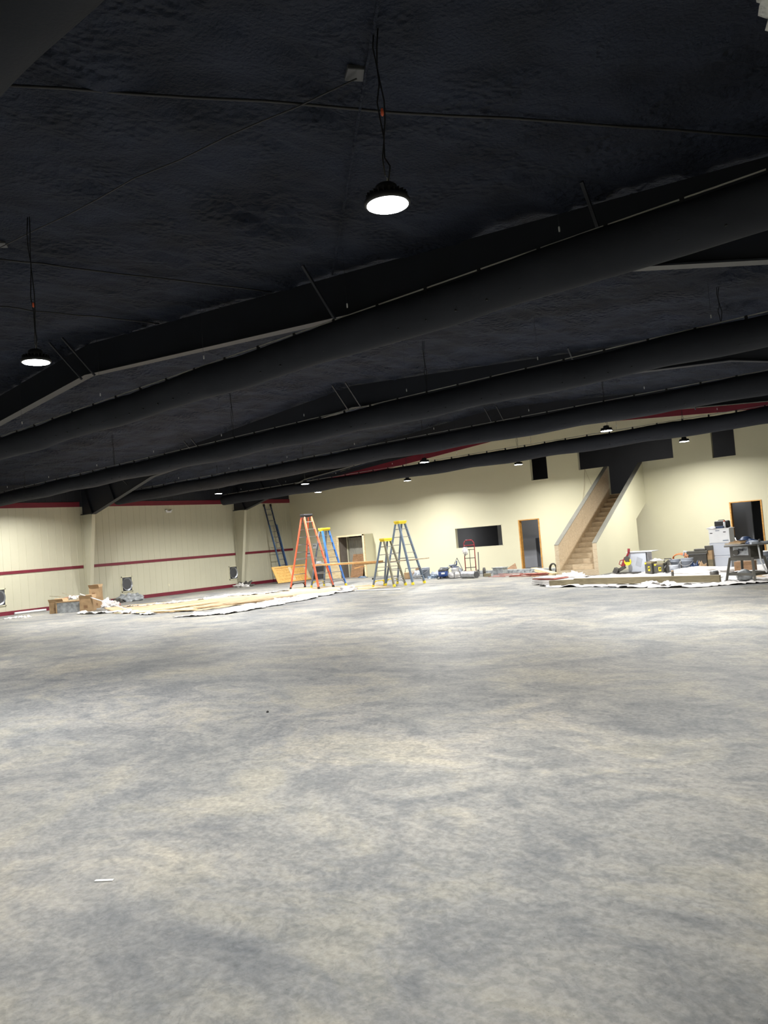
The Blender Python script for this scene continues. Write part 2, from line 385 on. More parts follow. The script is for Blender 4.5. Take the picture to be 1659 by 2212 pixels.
# ------------------------------------------------------------------ frames
def frame(Y, label):
    r = thing('roof_truss', label, 'roof truss', (0, Y, 0), 0, 'rigid roof frames')
    P = [(XL+.02, 3.74), (XL+.87, 3.70), (XL+5.2, 4.73), (XM, 5.55), (XR-5.2, 4.73), (XR-.87, 3.70), (XR-.02, 3.74)]
    T = [(XR-.02, roof(XR)-.02), (XM, roof(XM)-.02), (XL+.02, roof(XL)-.02)]
    b = MB(); b.prism([(x, -.008, z) for x, z in P+T], (0, .016, 0)); b.build('rafter_web', 'blacksteel', r)
    b = MB()
    for (x0, z0), (x1, z1) in zip(P[1:-1], P[2:-1]): b.bar((x0, 0, z0), (x1, 0, z1), .2, .02)
    b.build('bottom_flange', 'blacksteel', r)
    for s, xx in ((1, XL), (-1, XR)):
        b = MB(); b.bar((xx+s*.9, 0, 3.74), (xx+s*.35, 0, roof(xx)-.1), .2, .016, up=(1, 0, 0)); b.build('stiffener', 'blacksteel', r)
        b = MB(); b.bar((xx+s*2.6, 0, 4.13), (xx+s*2.1, 0, roof(xx)+.1), .18, .016, up=(1, 0, 0)); b.build('stiffener', 'blacksteel', r)
        b = MB(); b.b2((xx+s*.02, -.1, 3.72), (xx+s*.98, .1, 3.75)); b.build('cap_plate', 'blacksteel', r)
    for s, xx, nm in ((1, XL, 0), (-1, XR, 1)):
        b = MB()
        b.prism([(xx+s*.012, -.006, 0), (xx+s*.22, -.006, 0), (xx+s*.87, -.006, 3.71), (xx+s*.012, -.006, 3.73)], (0, .012, 0))
        b.bar((xx+s*.22, 0, 0), (xx+s*.87, 0, 3.71), .15, .016, up=(1, 0, 0))
        b.bar((xx+s*.02, 0, 0), (xx+s*.02, 0, 3.7), .2, .016, up=(1, 0, 0))
        b.build('column', 'creammetal', r)
    for x in (-26.2, -21.6, -21.2, -14.6, -14.1, -7.45, -3.3):
        z = 4.73+.0826*(9.25-max(0, abs(x-XM)-.0)) if abs(x-XM) < 9.9 else 4.6
        b = MB(); b.bar((x, -.08, z), (x+.05, -.75, roof(x)-.05), .035, .035)
        b.build('flange_brace', 'blacksteel', r)
    return r
frame(COLY[0], 'black steel roof frame crossing overhead beside the camera')
frame(COLY[1], 'black steel roof frame rising above the nearest fully seen fabric duct')
frame(COLY[2], 'black steel roof frame whose cream column stands behind the cardboard boxes')
frame(COLY[3], 'black steel roof frame whose cream column stands left of the leaning blue ladder')
# ------------------------------------------------------------------ fabric ducts
def duct(Y, zL, zR, seed, label, x0=-29.2, x1=.6):
    r = thing('fabric_duct', label, 'duct', (0, Y, 0), 0, 'black fabric ducts'); R_ = .225
    zw = lambda x: zL + (zR-zL)*(x+29.2)/29.8
    def zc(x): return zw(x) - .055 - R_ + .012*math.sin(x*1.9+seed) + .01*noise.noise(Vector((x*.8, seed, 0)))
    b = MB(); n = 28; L = 300; rings = []
    for i in range(L+1):
        x = x0+(x1-x0)*i/L; ring = []
        for k in range(n):
            a = 2*PI*k/n
            rr = R_*(.98+.12*(x+29)/30+.035*math.sin(x*2.1+seed)+.05*noise.noise(Vector((x*1.3, math.cos(a)*1.2, math.sin(a)*1.2+seed*5))))
            if math.sin(a) > 0: rr *= 1 + .05*noise.noise(Vector((x*4, math.cos(a)*3, seed)))
            ring.append(b.bm.verts.new((x, math.cos(a)*rr, zc(x)+math.sin(a)*rr)))
        rings.append(ring)
    for A, B in zip(rings, rings[1:]):
        for k in range(n): b._f([A[k], A[(k+1) % n], B[(k+1) % n], B[k]], True)
    b._f(rings[0]); b._f(rings[-1][::-1]); b.mi = 1
    x = x0+.5
    while x < x1:
        a = -2.45; q = Vector((x, math.cos(a)*R_*1.05, zc(x)+math.sin(a)*R_*1.05))
        b.box(q, (.02, .02, .02)); x += .42
    b.build('sleeve', ['duct', 'black'], r)
    b = MB(); b.tube([(x0+i*(x1-x0)/20, 0, zw(x0+i*(x1-x0)/20)) for i in range(21)], .010, 6); b.build('suspension_cable', 'cable', r)
    cm = None; x = x0+.3
    while x < x1:
        if cm is None:
            b = MB(); b.b2((-.022, -.014, -.075), (.022, .014, .014)); b.b2((-.035, -.02, -.08), (.035, .02, -.062)); cm = b.build('hanger_clip', 'black', r); cm.location = (x, 0, zw(x))
        else:
            c = cm.copy(); C.objects.link(c); c.location = (x, 0, zw(x))
        x += .762
    x = x0+1.3
    while x < x1:
        b = MB(); b.tube([(x, 0, zw(x)), (x, 0, roof(x)-.02)], .0025, 4)
        dc = b.build('drop_cable', 'blacksteel', r)
        b = MB(); b.lathe([(.007, 0), (.01, .012), (.01, .05), (.005, .06)], (x, 0, zw(x)+.1), 8); b.build('cable_clip', 'white', dc)
        x += 3.05
    return r
duct(1.60, 4.44, 4.48, 1, 'black fabric duct overhead, only its edge in the top left corner')
duct(7.50, 4.47, 4.71, 2, 'black fabric duct nearest to the camera that crosses the whole photo')
duct(12.65, 4.55, 4.66, 3, 'second black fabric duct crossing the photo, behind the nearest one')
duct(17.80, 4.58, 4.63, 4, 'third black fabric duct, hung in front of the duct by the back wall')
duct(23.40, 4.47, 4.60, 5, 'farthest black fabric duct, running just in front of the cream back wall')
# ------------------------------------------------------------------ lamps
LAMPW = 250
def lamp_proto():
    r = thing('high_bay_lamp', '', 'lamp', (0, 0, 0), 0, 'round high bay lamps')
    b = MB(); b.lathe([(.148, 0), (.150, -.006), (.146, -.012), (.06, -.014)], (0, 0, 0), 36); b.build('lens', 'lens', r)
    b = MB(); b.lathe([(.155, -.012), (.162, -.004), (.162, .018), (.15, .032), (.10, .045), (.08, .06)], (0, 0, 0), 36); 
    for k in range(24):
        a = 2*PI*k/24; b.bar((.075*math.cos(a), .075*math.sin(a), .055), (.145*math.cos(a), .145*math.sin(a), .045), .006, .04)
    b.build('housing', 'black', r)
    b = MB(); b.lathe([(.07, .05), (.078, .06), (.078, .12), (.06, .135), (.02, .14)], (0, 0, 0), 24); b.build('driver', 'black', r)
    b = MB(); b.tube([(.0, 0, .14), (.02, 0, .17), (0, 0, .2), (-.02, 0, .17), (0, 0, .14)], .004, 6); b.build('hook', 'cable', r)
    ld = bpy.data.lights.new('lamp_light', 'AREA'); ld.shape = 'DISK'; ld.size = .29; ld.energy = LAMPW; ld.spread = math.radians(154)
    ld.color = (1.0, .985, .96)
    lo = bpy.data.objects.new('lamp_light', ld); C.objects.link(lo); lo.parent = r; lo.location = (0, 0, -.03)
    return r
proto = None
def lamp(x, y, z, label, red=False, dim=None):
    global proto
    if proto is None: proto = r = lamp_proto(); r.location = (x, y, z); r['label'] = label
    else: 
        r = proto.copy(); C.objects.link(r); r.location = (x, y, z); r['label'] = label
        for ch in list(proto.children):
            if ch.name.startswith('cord') or ch.name.startswith('wire_nut') : continue
            d = ch.copy(); C.objects.link(d); d.parent = r
            if dim and d.type == 'LIGHT': d.data = d.data.copy(); d.data.energy = LAMPW*dim; d.data.spread = math.radians(158)
    h = roof(x)-z-.02
    b = MB(); b.tube([(0, 0, .2)]+[(.012*math.sin(k*2.1+x), .01*math.cos(k*1.7+x), .2+(h-.2)*k/8) for k in range(1, 9)], .006, 6)
    b.tube([(.02, 0, .13), (.05, 0, .25)]+[(.018+.02*math.sin(k*1.3+x), .012, .2+(h-.2)*k/8) for k in range(1, 9)], .006, 6)
    b.build('cord', 'black', r)
    if red:
        b = MB(); b.lathe([(.004, 0), (.012, .01), (.010, .05), (.003, .06)], (.02, 0, .62), 8); b.build('wire_nut', 'fgred', r)
    return r
lz = 4.03
p = onz(837, 440, lz); big = lamp(p.x, p.y, lz, 'largest round lamp, blazing at the upper middle of the photo', True)
p = onz(78, 781, lz); lamp(p.x, p.y, lz, 'second nearest round lamp, hanging at the left edge of the photo', True)
for px, py, lb in ((472, 1066, 'lit round lamp in front of the farthest duct, above the cream left wall'),
                   (659, 1045, 'lit round lamp in front of the farthest duct, above the orange stepladder'),
                   (917, 998, 'lit round lamp in front of the farthest duct, beside the red back wall trim'),
                   (1310, 930, 'lit round lamp in front of the farthest duct, above the plywood staircase')):
    p = onz(px, py, 4.15); lamp(p.x, p.y, 4.15, lb, False, 1.35)
for px, py, lb in ((687, 1063, 'lit round lamp close to the back wall above the blue stepladder'),
                   (880, 1038, 'lit round lamp close to the back wall above the tall slate stepladder'),
                   (1120, 1003, 'lit round lamp close to the back wall, left of the small upper opening'),
                   (1478, 953, 'lit round lamp close to the back wall between the wide and right upper openings')):
    p = onz(px, py, 4.12); lamp(p.x, p.y, 4.12, lb, False, 1.12)
for (cx_, cy_), lb in (((246, 1000), 'round lamp hidden behind the second duct, above the left column'),
                       ((503, 938), 'round lamp hidden behind the second duct, above the cream left wall vent'),
                       ((921, 842), 'round lamp hidden behind the second duct, near the middle of the photo'),
                       ((1554, 680), 'round lamp hidden behind the second duct, at the right of the photo')):
    p = ony(cx_, cy_, 13.0); lamp(p.x, 13.0, 4.3, lb, False, 1.75)
hid = 'round lamp of the same kind hanging outside the photo'
for x, y in ((-15.2, 4.6), (-21, 4.6), (-27, 4.6), (-3.4, -3.7), (-9.2, -3.7), (-15.2, -3.7), (-22, -3.7), (-27.3, 13.0)):
    lamp(x, y, 4.3 if x < -27.1 else 4.15, hid, False, 1.3 if x < -27.1 else None)
# ------------------------------------------------------------------ roof odds and ends
def rod(name, a, b_, r, mt, label, cat, grp=None):
    A = Vector((a[0], a[1], roof(a[0])-.05)); B = Vector((b_[0], b_[1], roof(b_[0])-.05)); n = 14
    q = MB(); q.tube([A.lerp(B, i/n)+Vector((0, 0, .03*noise.noise(Vector((i*.6, a[0], 0))))) for i in range(n+1)], r, 8)
    return tag(q.build(name, mt), label, cat, grp)
rod('ceiling_tube', (-5.85, 2.75), (-1.1, 8.3), .012, 'black', 'thin black tube standing in for a dark shadow groove above the largest lamp', 'groove strip', 'roof brace rods')  # three black tubes stand in for dark shadow grooves in the ceiling foam
rod('ceiling_tube', (-10.1, 4.65), (-8.7, 8.2), .012, 'black', 'thin black tube standing in for a dark shadow groove right of the left edge lamp', 'groove strip', 'roof brace rods')
rod('ceiling_tube', (-12.6, 5.7), (-11.7, 8.2), .012, 'black', 'thin black tube standing in for a dark shadow groove just above the left edge lamp', 'groove strip', 'roof brace rods')
rod('ceiling_tube', (-2.6, 3.6), (-7.4, 8.2), .014, 'foam', 'straight conduit passing behind the cord of the largest lamp', 'conduit', 'roof brace rods')
q = MB(); pts = []
for px, py in ((770, 170), (700, 203), (640, 232), (565, 262), (490, 295), (390, 345), (290, 385), (215, 428), (145, 465), (70, 500), (0, 535)):
    d = ray(px, py); t = (roof(-3.7)-.07-EYE)/d.z
    for _ in range(6): P = CAMP+d*t; t = (roof(P.x)-.07-EYE)/d.z
    pts.append(CAMP+d*t)
q.tube(pts, .007, 6); tag(q.build('power_cable', 'black'), 'black power cable looping along the ceiling left of the largest lamp', 'cable')
for P, lb in ((pts[0], 'square cover plate on the ceiling above the largest lamp'), (pts[-1], 'cover plate on the ceiling at the left edge of the photo')):
    q = MB(); q.box((P.x, P.y, P.z+.045), (.16, .16, .04), .008, Matrix.Rotation(.9, 3, 'Z')); tag(q.build('junction_box', 'dkgrey'), lb, 'junction box', 'ceiling junction boxes')
P = onz(1662, 5, 4.95); q = MB(); q.blob((P.x+.27, P.y+.16, 4.95), (.30, .62, .10), 4, .25, 4, 4, False)
tag(q.build('insulation_patch', 'foamwhite'), 'bare white foam insulation patch in the top right corner', 'insulation')
# ------------------------------------------------------------------ left wall fittings
def vent(y, lb):
    r = thing('wall_vent', lb, 'vent', (XL, y, .70), 0, 'square wall vents')
    b = MB(); w, h = .26, .33
    for a in ((-w, -h, -w+.035, h), (w-.035, -h, w, h), (-w, -h, w, -h+.035), (-w, h-.035, w, h)):
        b.b2((0, a[0], a[1]), (.03, a[2], a[3]))
    b.build('frame', 'cream', r); b = MB(); b.b2((0, -w+.02, -h+.02), (.012, w-.02, h-.02)); b.build('backing', 'dkgrey', r)
    b = MB(); n = 28
    ring = lambda rr, x: [b.bm.verts.new((x, rr*math.cos(2*PI*k/n), rr*1.15*math.sin(2*PI*k/n))) for k in range(n)]
    A, B_ = ring(.245, .05), ring(.20, .02)
    for k in range(n): b._f([A[k], A[(k+1) % n], B_[(k+1) % n], B_[k]])
    b.build('collar', 'steel', r)
    b = MB(); b._f([b.bm.verts.new((.022, .2*math.cos(2*PI*k/n), .23*math.sin(2*PI*k/n))) for k in range(n)]); b.build('opening', 'dkgrey', r)
vent(18.32, 'square wall vent with round collar, right of the cardboard boxes')
vent(24.12-.0, 'square wall vent with round collar, beside the far column')
vent(12.93, 'square wall vent with round collar, cut off by the left photo edge')
r = thing('emergency_light', 'small white emergency light with two heads high on the left wall', 'emergency light', (XL, 20.65, 3.78))
b = MB(); b.b2((.01, -.13, -.05), (.07, .13, .04), .01); b.build('body', 'white', r)
for s in (-1, 1):
    b = MB(); b.lathe([(.03, 0), (.045, .02), (.045, .06), (.02, .07)], (.06, s*.13, .02), 12); b.build('lamp_head', 'white', r)
for y, z, lb in ((20.42, .45, 'small outlet cover low on the left wall beyond the wall vent'), ):
    b = MB(); b.b2((XL, y-.04, z-.06), (XL+.018, y+.04, z+.06), .004); tag(b.build('outlet_cover', 'cream'), lb, 'outlet')
for (px, py), lb in (((666, 1180), 'white outlet box left of the pair on the back wall'), ((680, 1180), 'white outlet box right of the pair on the back wall'), ((668, 1197), 'white outlet box below the pair on the back wall')):
    P = ony(px, py, YB); r = thing('outlet_box', lb, 'outlet', (P.x, YB, P.z), 0, 'back wall outlet boxes')
    b = MB(); b.box((0, -.012, 0), (.26, .024, .24), .004); b.build('cover', 'white', r)
    b = MB(); b.box((-.05, -.027, .03), (.05, .01, .06)); b.box((.05, -.027, .03), (.05, .01, .06)); b.build('socket', 'dkgrey', r)
# ------------------------------------------------------------------ staircase
st = thing('staircase', 'plywood staircase between half walls climbing to the wide upper opening', 'staircase', (0, 0, 0))
TH = .14; zt = 3.80; z0 = 1.04; Yt = YB
def guard(x0, x1, name, mt, cut=False):
    b = MB()
    if not cut: P = [(YS0, 0), (YS0+1.3, 0), (Yt, 2.6), (Yt, zt), (YS0, z0)]
    else: P = [(YS0, 0), (27.15, 0), (27.15, 1.72), (YB, 2.28), (YB, zt), (YS0, z0)]
    b.prism([(x0, y, z) for y, z in P], (x1-x0, 0, 0)); return b.build(name, mt, st)
guard(XSL, XSL+TH-.02, 'left_half_wall', 'cream', True); guard(XSL+TH-.02, XSL+TH, 'left_lining', 'ply')
guard(XSR-TH+.02, XSR, 'right_half_wall', 'cream', True); guard(XSR-TH, XSR-TH+.02, 'right_lining', 'ply')
for x in (XSL, XSR-TH):
    b = MB(); b.bar((x+TH/2, YS0-.01, z0+.01), (x+TH/2, Yt, zt+.01), TH+.02, .02); b.build('cap_rail', 'greenboard', st)
    b = MB(); b.b2((x, YS0-.02, 0), (x+TH, YS0, z0)); b.build('newel_panel', 'ply', st)
b = MB(); b.b2((XSL+TH, YS0-.02, 0), (XSR-TH, YS0+.02, .19)); b.build('kick_panel', 'ply', st)
ns = 15; rise = (2.74-.19)/ns; run = (YB-YS0)/ns
for i in range(ns):
    z = .19+i*rise; y = YS0+i*run
    b = MB(); b.b2((XSL+TH, y, z-.025), (XSR-TH, y+run+.02, z)); b.build('tread', 'ply', st)
    b = MB(); b.b2((XSL+TH, y+run, z), (XSR-TH, y+run+.018, z+rise-.025)); b.build('riser', 'ply', st)
P0 = ony(1263, 1013, YB-.04); P1 = ony(1259, 1082, YB-.04); P2 = ony(1278, 1048, YB-.04)
q = MB(); q.tube([P0, (P0+P1)/2+Vector((.02, 0, 0)), P1], .006, 6); q.tube([P0, P2], .004, 5)
tag(q.build('hanging_wire', 'plankgrey'), 'thin wire hanging from the wide upper opening left of the stairs', 'wire')
# ------------------------------------------------------------------ stepladders
def stepladder(H, spread, wb, wt, rail, rail2, cap, steps, foot, label, nearB, rz, paintH=None, top2=None):
    # width runs along local y, spread along local x; frame B (climbing side) at +x
    R_ = Matrix.Rotation(rz, 3, 'Z'); off = R_ @ Vector((spread/2, -wb/2, 0))
    r = thing('stepladder', label, 'ladder', (nearB[0]-off.x, nearB[1]-off.y, 0), rz, 'stepladders around the floor paper')
    ht = H-.05
    def rp(side, s, z):   # side -1 A, +1 B ; s -1/+1 across
        t = z/ht; return Vector((side*(spread/2*(1-t)+.07*t), s*(wb/2*(1-t)+wt/2*t), z))
    for side, nm in ((-1, 'rear_rail'), (1, 'front_rail')):
        for s in (-1, 1):
            b = MB(); w = .085 if side > 0 else .06
            b.bar(rp(side, s, .05), rp(side, s, ht), .042, w, up=(1, 0, 0)); o = b.build(nm, rail if side > 0 else rail2, r)
            b = MB(); b.bar(rp(side, s, 0), rp(side, s, .09), .045, w+.02, up=(1, 0, 0)); b.build('foot', foot, o)
    for i in range(1, steps+1):
        z = i*ht/(steps+.9)
        a, c = rp(1, -1, z), rp(1, 1, z)
        b = MB(); b.bar(a, c, .08, .022); b.build('step', 'alu', r)
        if i % 1 == 0:
            a, c = rp(-1, -1, z), rp(-1, 1, z); b = MB(); b.bar(a, c, .022, .026); b.build('rear_bar', 'alu', r)
    for side in (-1, 1):
        z = ht/(steps+.9)*.75; a, c = rp(side, -1, z), rp(side, 1, z)
        b = MB()
        for s in (-1, 1):
            e = rp(side, s, .07); mid = rp(side, s, z*.75); mid.y *= .86; top_ = rp(side, s, z); top_.y *= .62
            b.tube([e, mid, top_], .021, 6)
        b.bar(a, c, .03, .03); b.build('bottom_brace', foot if side < 0 else 'alu', r)
    for s in (-1, 1):
        b = MB(); z = ht*.42; b.bar(rp(-1, s, z), rp(1, s, z), .012, .02); b.build('spreader', 'alu', r)
    b = MB(); b.b2((-.13, -wt/2-.05, H-.07), (.15, wt/2+.05, H), .012); b.b2((-.11, -wt/2-.03, H-.12), (.13, wt/2+.03, H-.07)); b.build('top_cap', cap, r)
    return r
def FP(px, py): P = onz(px, py, 0); return (P.x, P.y)
stepladder(2.98, 1.95, .72, .33, 'fgred', 'fgred', 'black', 9, 'black', 'tallest orange-red stepladder with a black top, on the floor paper', FP(689, 1273), math.radians(-9))
stepladder(2.38, 1.45, .66, .32, 'fgblue', 'fgslate', 'yellow', 7, 'yellow', 'bright blue stepladder with yellow top behind the orange ladder', FP(720, 1268.5), math.radians(-8))
stepladder(1.76, 1.18, .56, .30, 'fgolive', 'fgslate', 'yellow', 5, 'yellow', 'shortest grey stepladder with yellow top, right end of the plank', FP(852, 1268), math.radians(-9))
stepladder(2.36, 1.42, .62, .32, 'fgslate', 'fgslate', 'yellow', 7, 'yellow', 'tall slate blue stepladder with yellow top, right of the shortest one', FP(892.5, 1263.5), math.radians(-6))
# planks across the ladders
def plank(a, c, w, t, mt, label, nm='plank', cat='plank', grp=None):
    a = Vector(a); c = Vector(c); d = c-a; L = d.length
    b = MB(); b.box((L/2, 0, 0), (L, w, t), .004); o = b.build(nm, mt)
    x = d.normalized(); s = Vector((0, 0, 1)).cross(x).normalized(); u = x.cross(s)
    o.matrix_world = Matrix.Translation(a) @ Matrix((x, s, u)).transposed().to_4x4()
    return tag(o, label, cat, grp)
plank(ony(681, 1221, 21.9), ony(822, 1213, 21.7), .30, .07, 'plank', 'thick orange plank laid between the orange and shortest stepladders', grp='planks on the ladders')
plank(ony(768, 1220.5, 21.75), ony(925, 1205.5, 22.3), .19, .035, 'plankgrey', 'thin weathered plank sticking out past the tall slate stepladder', grp='planks on the ladders')
a = ony(767, 1227.5, 22.1); plank(a, ony(787, 1223, 22.0), .09, .03, 'plank', 'short offcut hanging under the thick orange plank', grp='planks on the ladders')
# extension ladder leaning on left wall
r = thing('extension_ladder', 'long navy blue extension ladder leaning against the left wall', 'ladder')
T = [Vector((XL+.06, 26.35, 4.02)), Vector((XL+.06, 26.80, 4.02))]
P = onz(622, 1262, 0); Bt = [Vector((XL+1.02, 26.45, 0)), Vector((XL+1.02, 26.88, 0))]
for i in range(2):
    b = MB(); b.bar(Bt[i], T[i].lerp(Bt[i], .02), .03, .075, up=(1, 0, 0)); b.build('fly_rail', 'blued', r)
    o_ = Vector((.05, -.03 if i == 0 else .03, 0)); b = MB(); b.bar(Bt[i]+o_, T[i].lerp(Bt[i], .27)+o_, .03, .08, up=(1, 0, 0)); b.build('base_rail', 'ladderblue', r)
    b = MB(); b.bar(T[i].lerp(Bt[i], .03), T[i], .05, .1, up=(1, 0, 0)); b.build('end_cap', 'black', r)
for k in range(1, 14):
    t = k/14; b = MB(); b.tube([Bt[0].lerp(T[0], t), Bt[1].lerp(T[1], t)], .02, 8); b.build('rung', 'alu', r)
q = MB(); q.tube([Bt[0].lerp(T[0], .7)+Vector((.08, .2, 0)), Bt[0].lerp(T[0], .55)+Vector((.1, .3, 0)), Bt[0].lerp(T[0], .3)+Vector((.08, .22, 0))], .006, 6); q.build('rope', 'plankgrey', r)
# pine framed panel leaning on its edge
r = thing('pine_frame_panel', 'framed pine board panel leaning beneath the navy extension ladder', 'wood panel')
c0 = FP(600, 1261); bl = Vector((c0[0], c0[1], 0)); c1 = FP(671, 1251.5); br_ = Vector((bl.x+.55, bl.y+2.1, 0))
br_ = onz(672, 1252, 0)
up_ = Vector((-.42, .05, .60)); up_ = ony(585, 1226.5, bl.y-.05)-bl
def quad(b, u0, u1, w0, w1, th, o0=0):
    X = (br_-bl); n = X.cross(up_).normalized(); n = n if n.dot(CAMP-bl) > 0 else -n
    pts = [bl+X*u+up_*w+n*o0 for u, w in ((u0, w0), (u1, w0), (u1, w1), (u0, w1))]
    b.prism(pts, n*th)
for nm, args in (('board', (.03, .97, .04, .96, .02)),):
    b = MB()
    for k in range(5): quad(b, .03, .97, .04+k*.184, .04+k*.184+.178, .02)
    b.build('boards', 'pine', r)
for args in ((0, 1, 0, .1), (0, 1, .9, 1), (0, .07, .1, .9), (.93, 1, .1, .9), (.46, .54, .1, .9)):
    b = MB(); quad(b, *args, .035, .02); b.build('frame_rail', 'pinelt' if args[0] else 'pine', r)
# pine sheets and bin
P0, P1 = ony(697, 1160, YB-.2), ony(724, 1158, YB-.2); 
b = MB(); b.prism([(P0.x, YB-.45, 0), (P1.x+.3, YB-.45, 0), (P1.x+.3, YB-.04, 2.05), (P0.x, YB-.04, 2.05)], (0, .03, 0))
tag(b.build('pine_sheet', 'pinelt'), 'tall pale pine sheet standing left of the boxed entry', 'wood sheet')
P = FP(691, 1251); r = thing('trash_bin', 'dark grey tapered trash bin behind the orange stepladder', 'bin', (P[0], P[1], 0))
b = MB(); b.lathe([(.24, 0), (.25, .02), (.33, .72), (.35, .74), (.35, .78), (.33, .78), (.31, .70), (.2, .1)], (0, 0, 0), 24); b.build('body', 'dkgrey', r)
b = MB(); b.blob((0, 0, .74), (.3, .3, .16), 3, .4, 3); b.build('rubbish', 'white', r)
# ------------------------------------------------------------------ floor paper, film and cloths
def sheet(poly, nm, mt, label, cat, amp=.012, fr=1.6, cell=.12, z=.004, grp=None, ragged=.12, seed=0):
    P = [Vector((p[0], p[1])) for p in poly]
    def inside(x, y):
        c = False; n = len(P)
        for i in range(n):
            a, b = P[i], P[(i+1) % n]
            if (a.y > y) != (b.y > y) and x < (b.x-a.x)*(y-a.y)/(b.y-a.y)+a.x: c = not c
        return c
    x0 = min(p.x for p in P); x1 = max(p.x for p in P); y0 = min(p.y for p in P); y1 = max(p.y for p in P)
    b = MB(); vd = {}
    def V(i, j):
        if (i, j) not in vd:
            x = x0+i*cell; y = y0+j*cell
            q = Vector((x*fr, y*fr, seed)); h = amp*abs(noise.noise(q)*1.2+.5*noise.noise(q*2.7)+.35*noise.noise(q*6))*1.4
            vd[(i, j)] = b.bm.verts.new((x+.25*cell*noise.noise(q*5), y+.25*cell*noise.noise(q*5+Vector((9, 0, 0))), z+h))
        return vd[(i, j)]
    for i in range(int((x1-x0)/cell)+1):
        for j in range(int((y1-y0)/cell)+1):
            x = x0+(i+.5)*cell; y = y0+(j+.5)*cell
            dx = ragged*noise.noise(Vector((x*1.7, y*1.7, seed+4))); dy = ragged*noise.noise(Vector((x*1.7, y*1.7, seed+14)))
            if inside(x+dx, y+dy): b._f([V(i, j), V(i+1, j), V(i+1, j+1), V(i, j+1)], True)
    r = bmesh.ops.extrude_face_region(b.bm, geom=list(b.bm.faces))
    for v in r['geom']:
        if isinstance(v, bmesh.types.BMVert): v.co.z += .004
    return tag(b.build(nm, mt), label, cat, grp)
def G(*ps): return [FP(*p) for p in ps]
sheet(G((225, 1313), (330, 1303), (470, 1291), (600, 1281), (640, 1271), (800, 1263), (845, 1268), (760, 1277), (640, 1290), (560, 1302), (440, 1319), (330, 1326), (250, 1326)),
      'floor_paper', 'kraft', 'long sheet of tan floor paper under the stepladders and boards', 'floor paper', .02, .9, .12)
def ribbon(pts, w, nm, mt, label, cat, amp, seed, grp=None, fr=2.2, cell=.07):
    W = [Vector(FP(*p)) for p in pts]; L = []; R2 = []
    for i, p in enumerate(W):
        d = (W[min(i+1, len(W)-1)]-W[max(i-1, 0)]).normalized(); n = Vector((-d.y, d.x)); ww = w[i] if isinstance(w, (list, tuple)) else w
        L.append(p+n*ww/2); R2.append(p-n*ww/2)
    return sheet(L+R2[::-1], nm, mt, label, cat, amp, fr, cell, .012, grp, .3, seed)
ribbon([(405, 1329), (470, 1326), (560, 1309), (640, 1294), (700, 1283), (760, 1277)], [1.2, 1.4, 1.5, 1.6, 1.2, .3], 'plastic_film', 'plastic', 'crumpled white plastic film along the near edge of the floor paper', 'plastic film', .045, 3, 'crumpled film around the floor paper')
ribbon([(270, 1312), (380, 1302), (440, 1296), (500, 1286), (560, 1284), (620, 1277)], [.3, .7, .8, 1.2, .8, .3], 'plastic_film', 'plastic', 'crumpled white plastic film along the far edge of the floor paper', 'plastic film', .045, 8, 'crumpled film around the floor paper')
ribbon([(170, 1326), (215, 1325), (265, 1322), (330, 1328)], [.35, .5, .5, .2], 'plastic_film', 'plastic', 'crumpled film scraps spilling in front of the cardboard boxes', 'plastic film', .06, 12, 'crumpled film around the floor paper')
for i, (a, c, w, lb) in enumerate((((330, 1318), (470, 1300), .25, 'pale board lying on the floor paper nearest the left wall'), ((420, 1313), (590, 1294), .22, 'pale board lying along the middle of the floor paper'), ((300, 1322), (420, 1316), .3, 'short pale board at the near left end of the floor paper'), ((480, 1306), (630, 1287), .18, 'narrow pale board beside the near strip of plastic film'))):
    A = onz(*a, .055); B = onz(*c, .055); plank(A, B, w, .03, 'pinelt' if i % 2 == 0 else 'kraft', lb, 'loose_board', 'board', 'boards on the floor paper')
P = FP(335, 1316); 
q = MB(); q.blob((0, 0, 0), (.30, .34, .14), 5, .5, 4); tag(q.build('film_clump', 'plastic', loc=(*FP(749, 1276), 0)), 'small white film clump right of the orange ladder, on the paper edge', 'plastic film')
q = MB(); q.tube([(*FP(770, 1277), .02), (*FP(800, 1276.5), .02), (*FP(865, 1274), .02)], .022, 6); tag(q.build('white_tube', 'white'), 'thin white tube on the floor in front of the shortest stepladder', 'tube')
q = MB(); q.box((0, 0, .012), (.55, .16, .02), 0); tag(q.build('wood_scrap', 'pinelt', loc=(*FP(785, 1271.5), .01), rz=.4), 'pale wood scrap on the floor paper right of the ladders', 'wood scrap')
# drop cloth area by the stairs
sheet(G((1150, 1257), (1200, 1251), (1310, 1243.5), (1340, 1240), (1500, 1233), (1560, 1227), (1659, 1221), (1700, 1236), (1700, 1258), (1600, 1263), (1500, 1270), (1400, 1271), (1250, 1268), (1180, 1270)),
      'drop_cloth', 'cloth', 'large white drop cloth spread in front of the stairs and tools', 'drop cloth', .05, 1.6, .09)
def beam(a, c, h, d, mt, lb):
    A = Vector((*FP(*a), 0)); B = Vector((*FP(*c), 0)); b = MB(); b.bar(A+Vector((0, 0, h/2+.045)), B+Vector((0, 0, h/2+.045)), d, h, bev=.004)
    return tag(b.build('wood_beam', mt), lb, 'beam', 'beams on the drop cloth')
beam((1188, 1268.5), (1244, 1266), .14, .10, 'olive', 'short olive brown beam end at the left edge of the drop cloth')
beam((1242, 1266), (1557, 1261), .165, .10, 'olive', 'long olive brown beam lying across the front of the drop cloth')
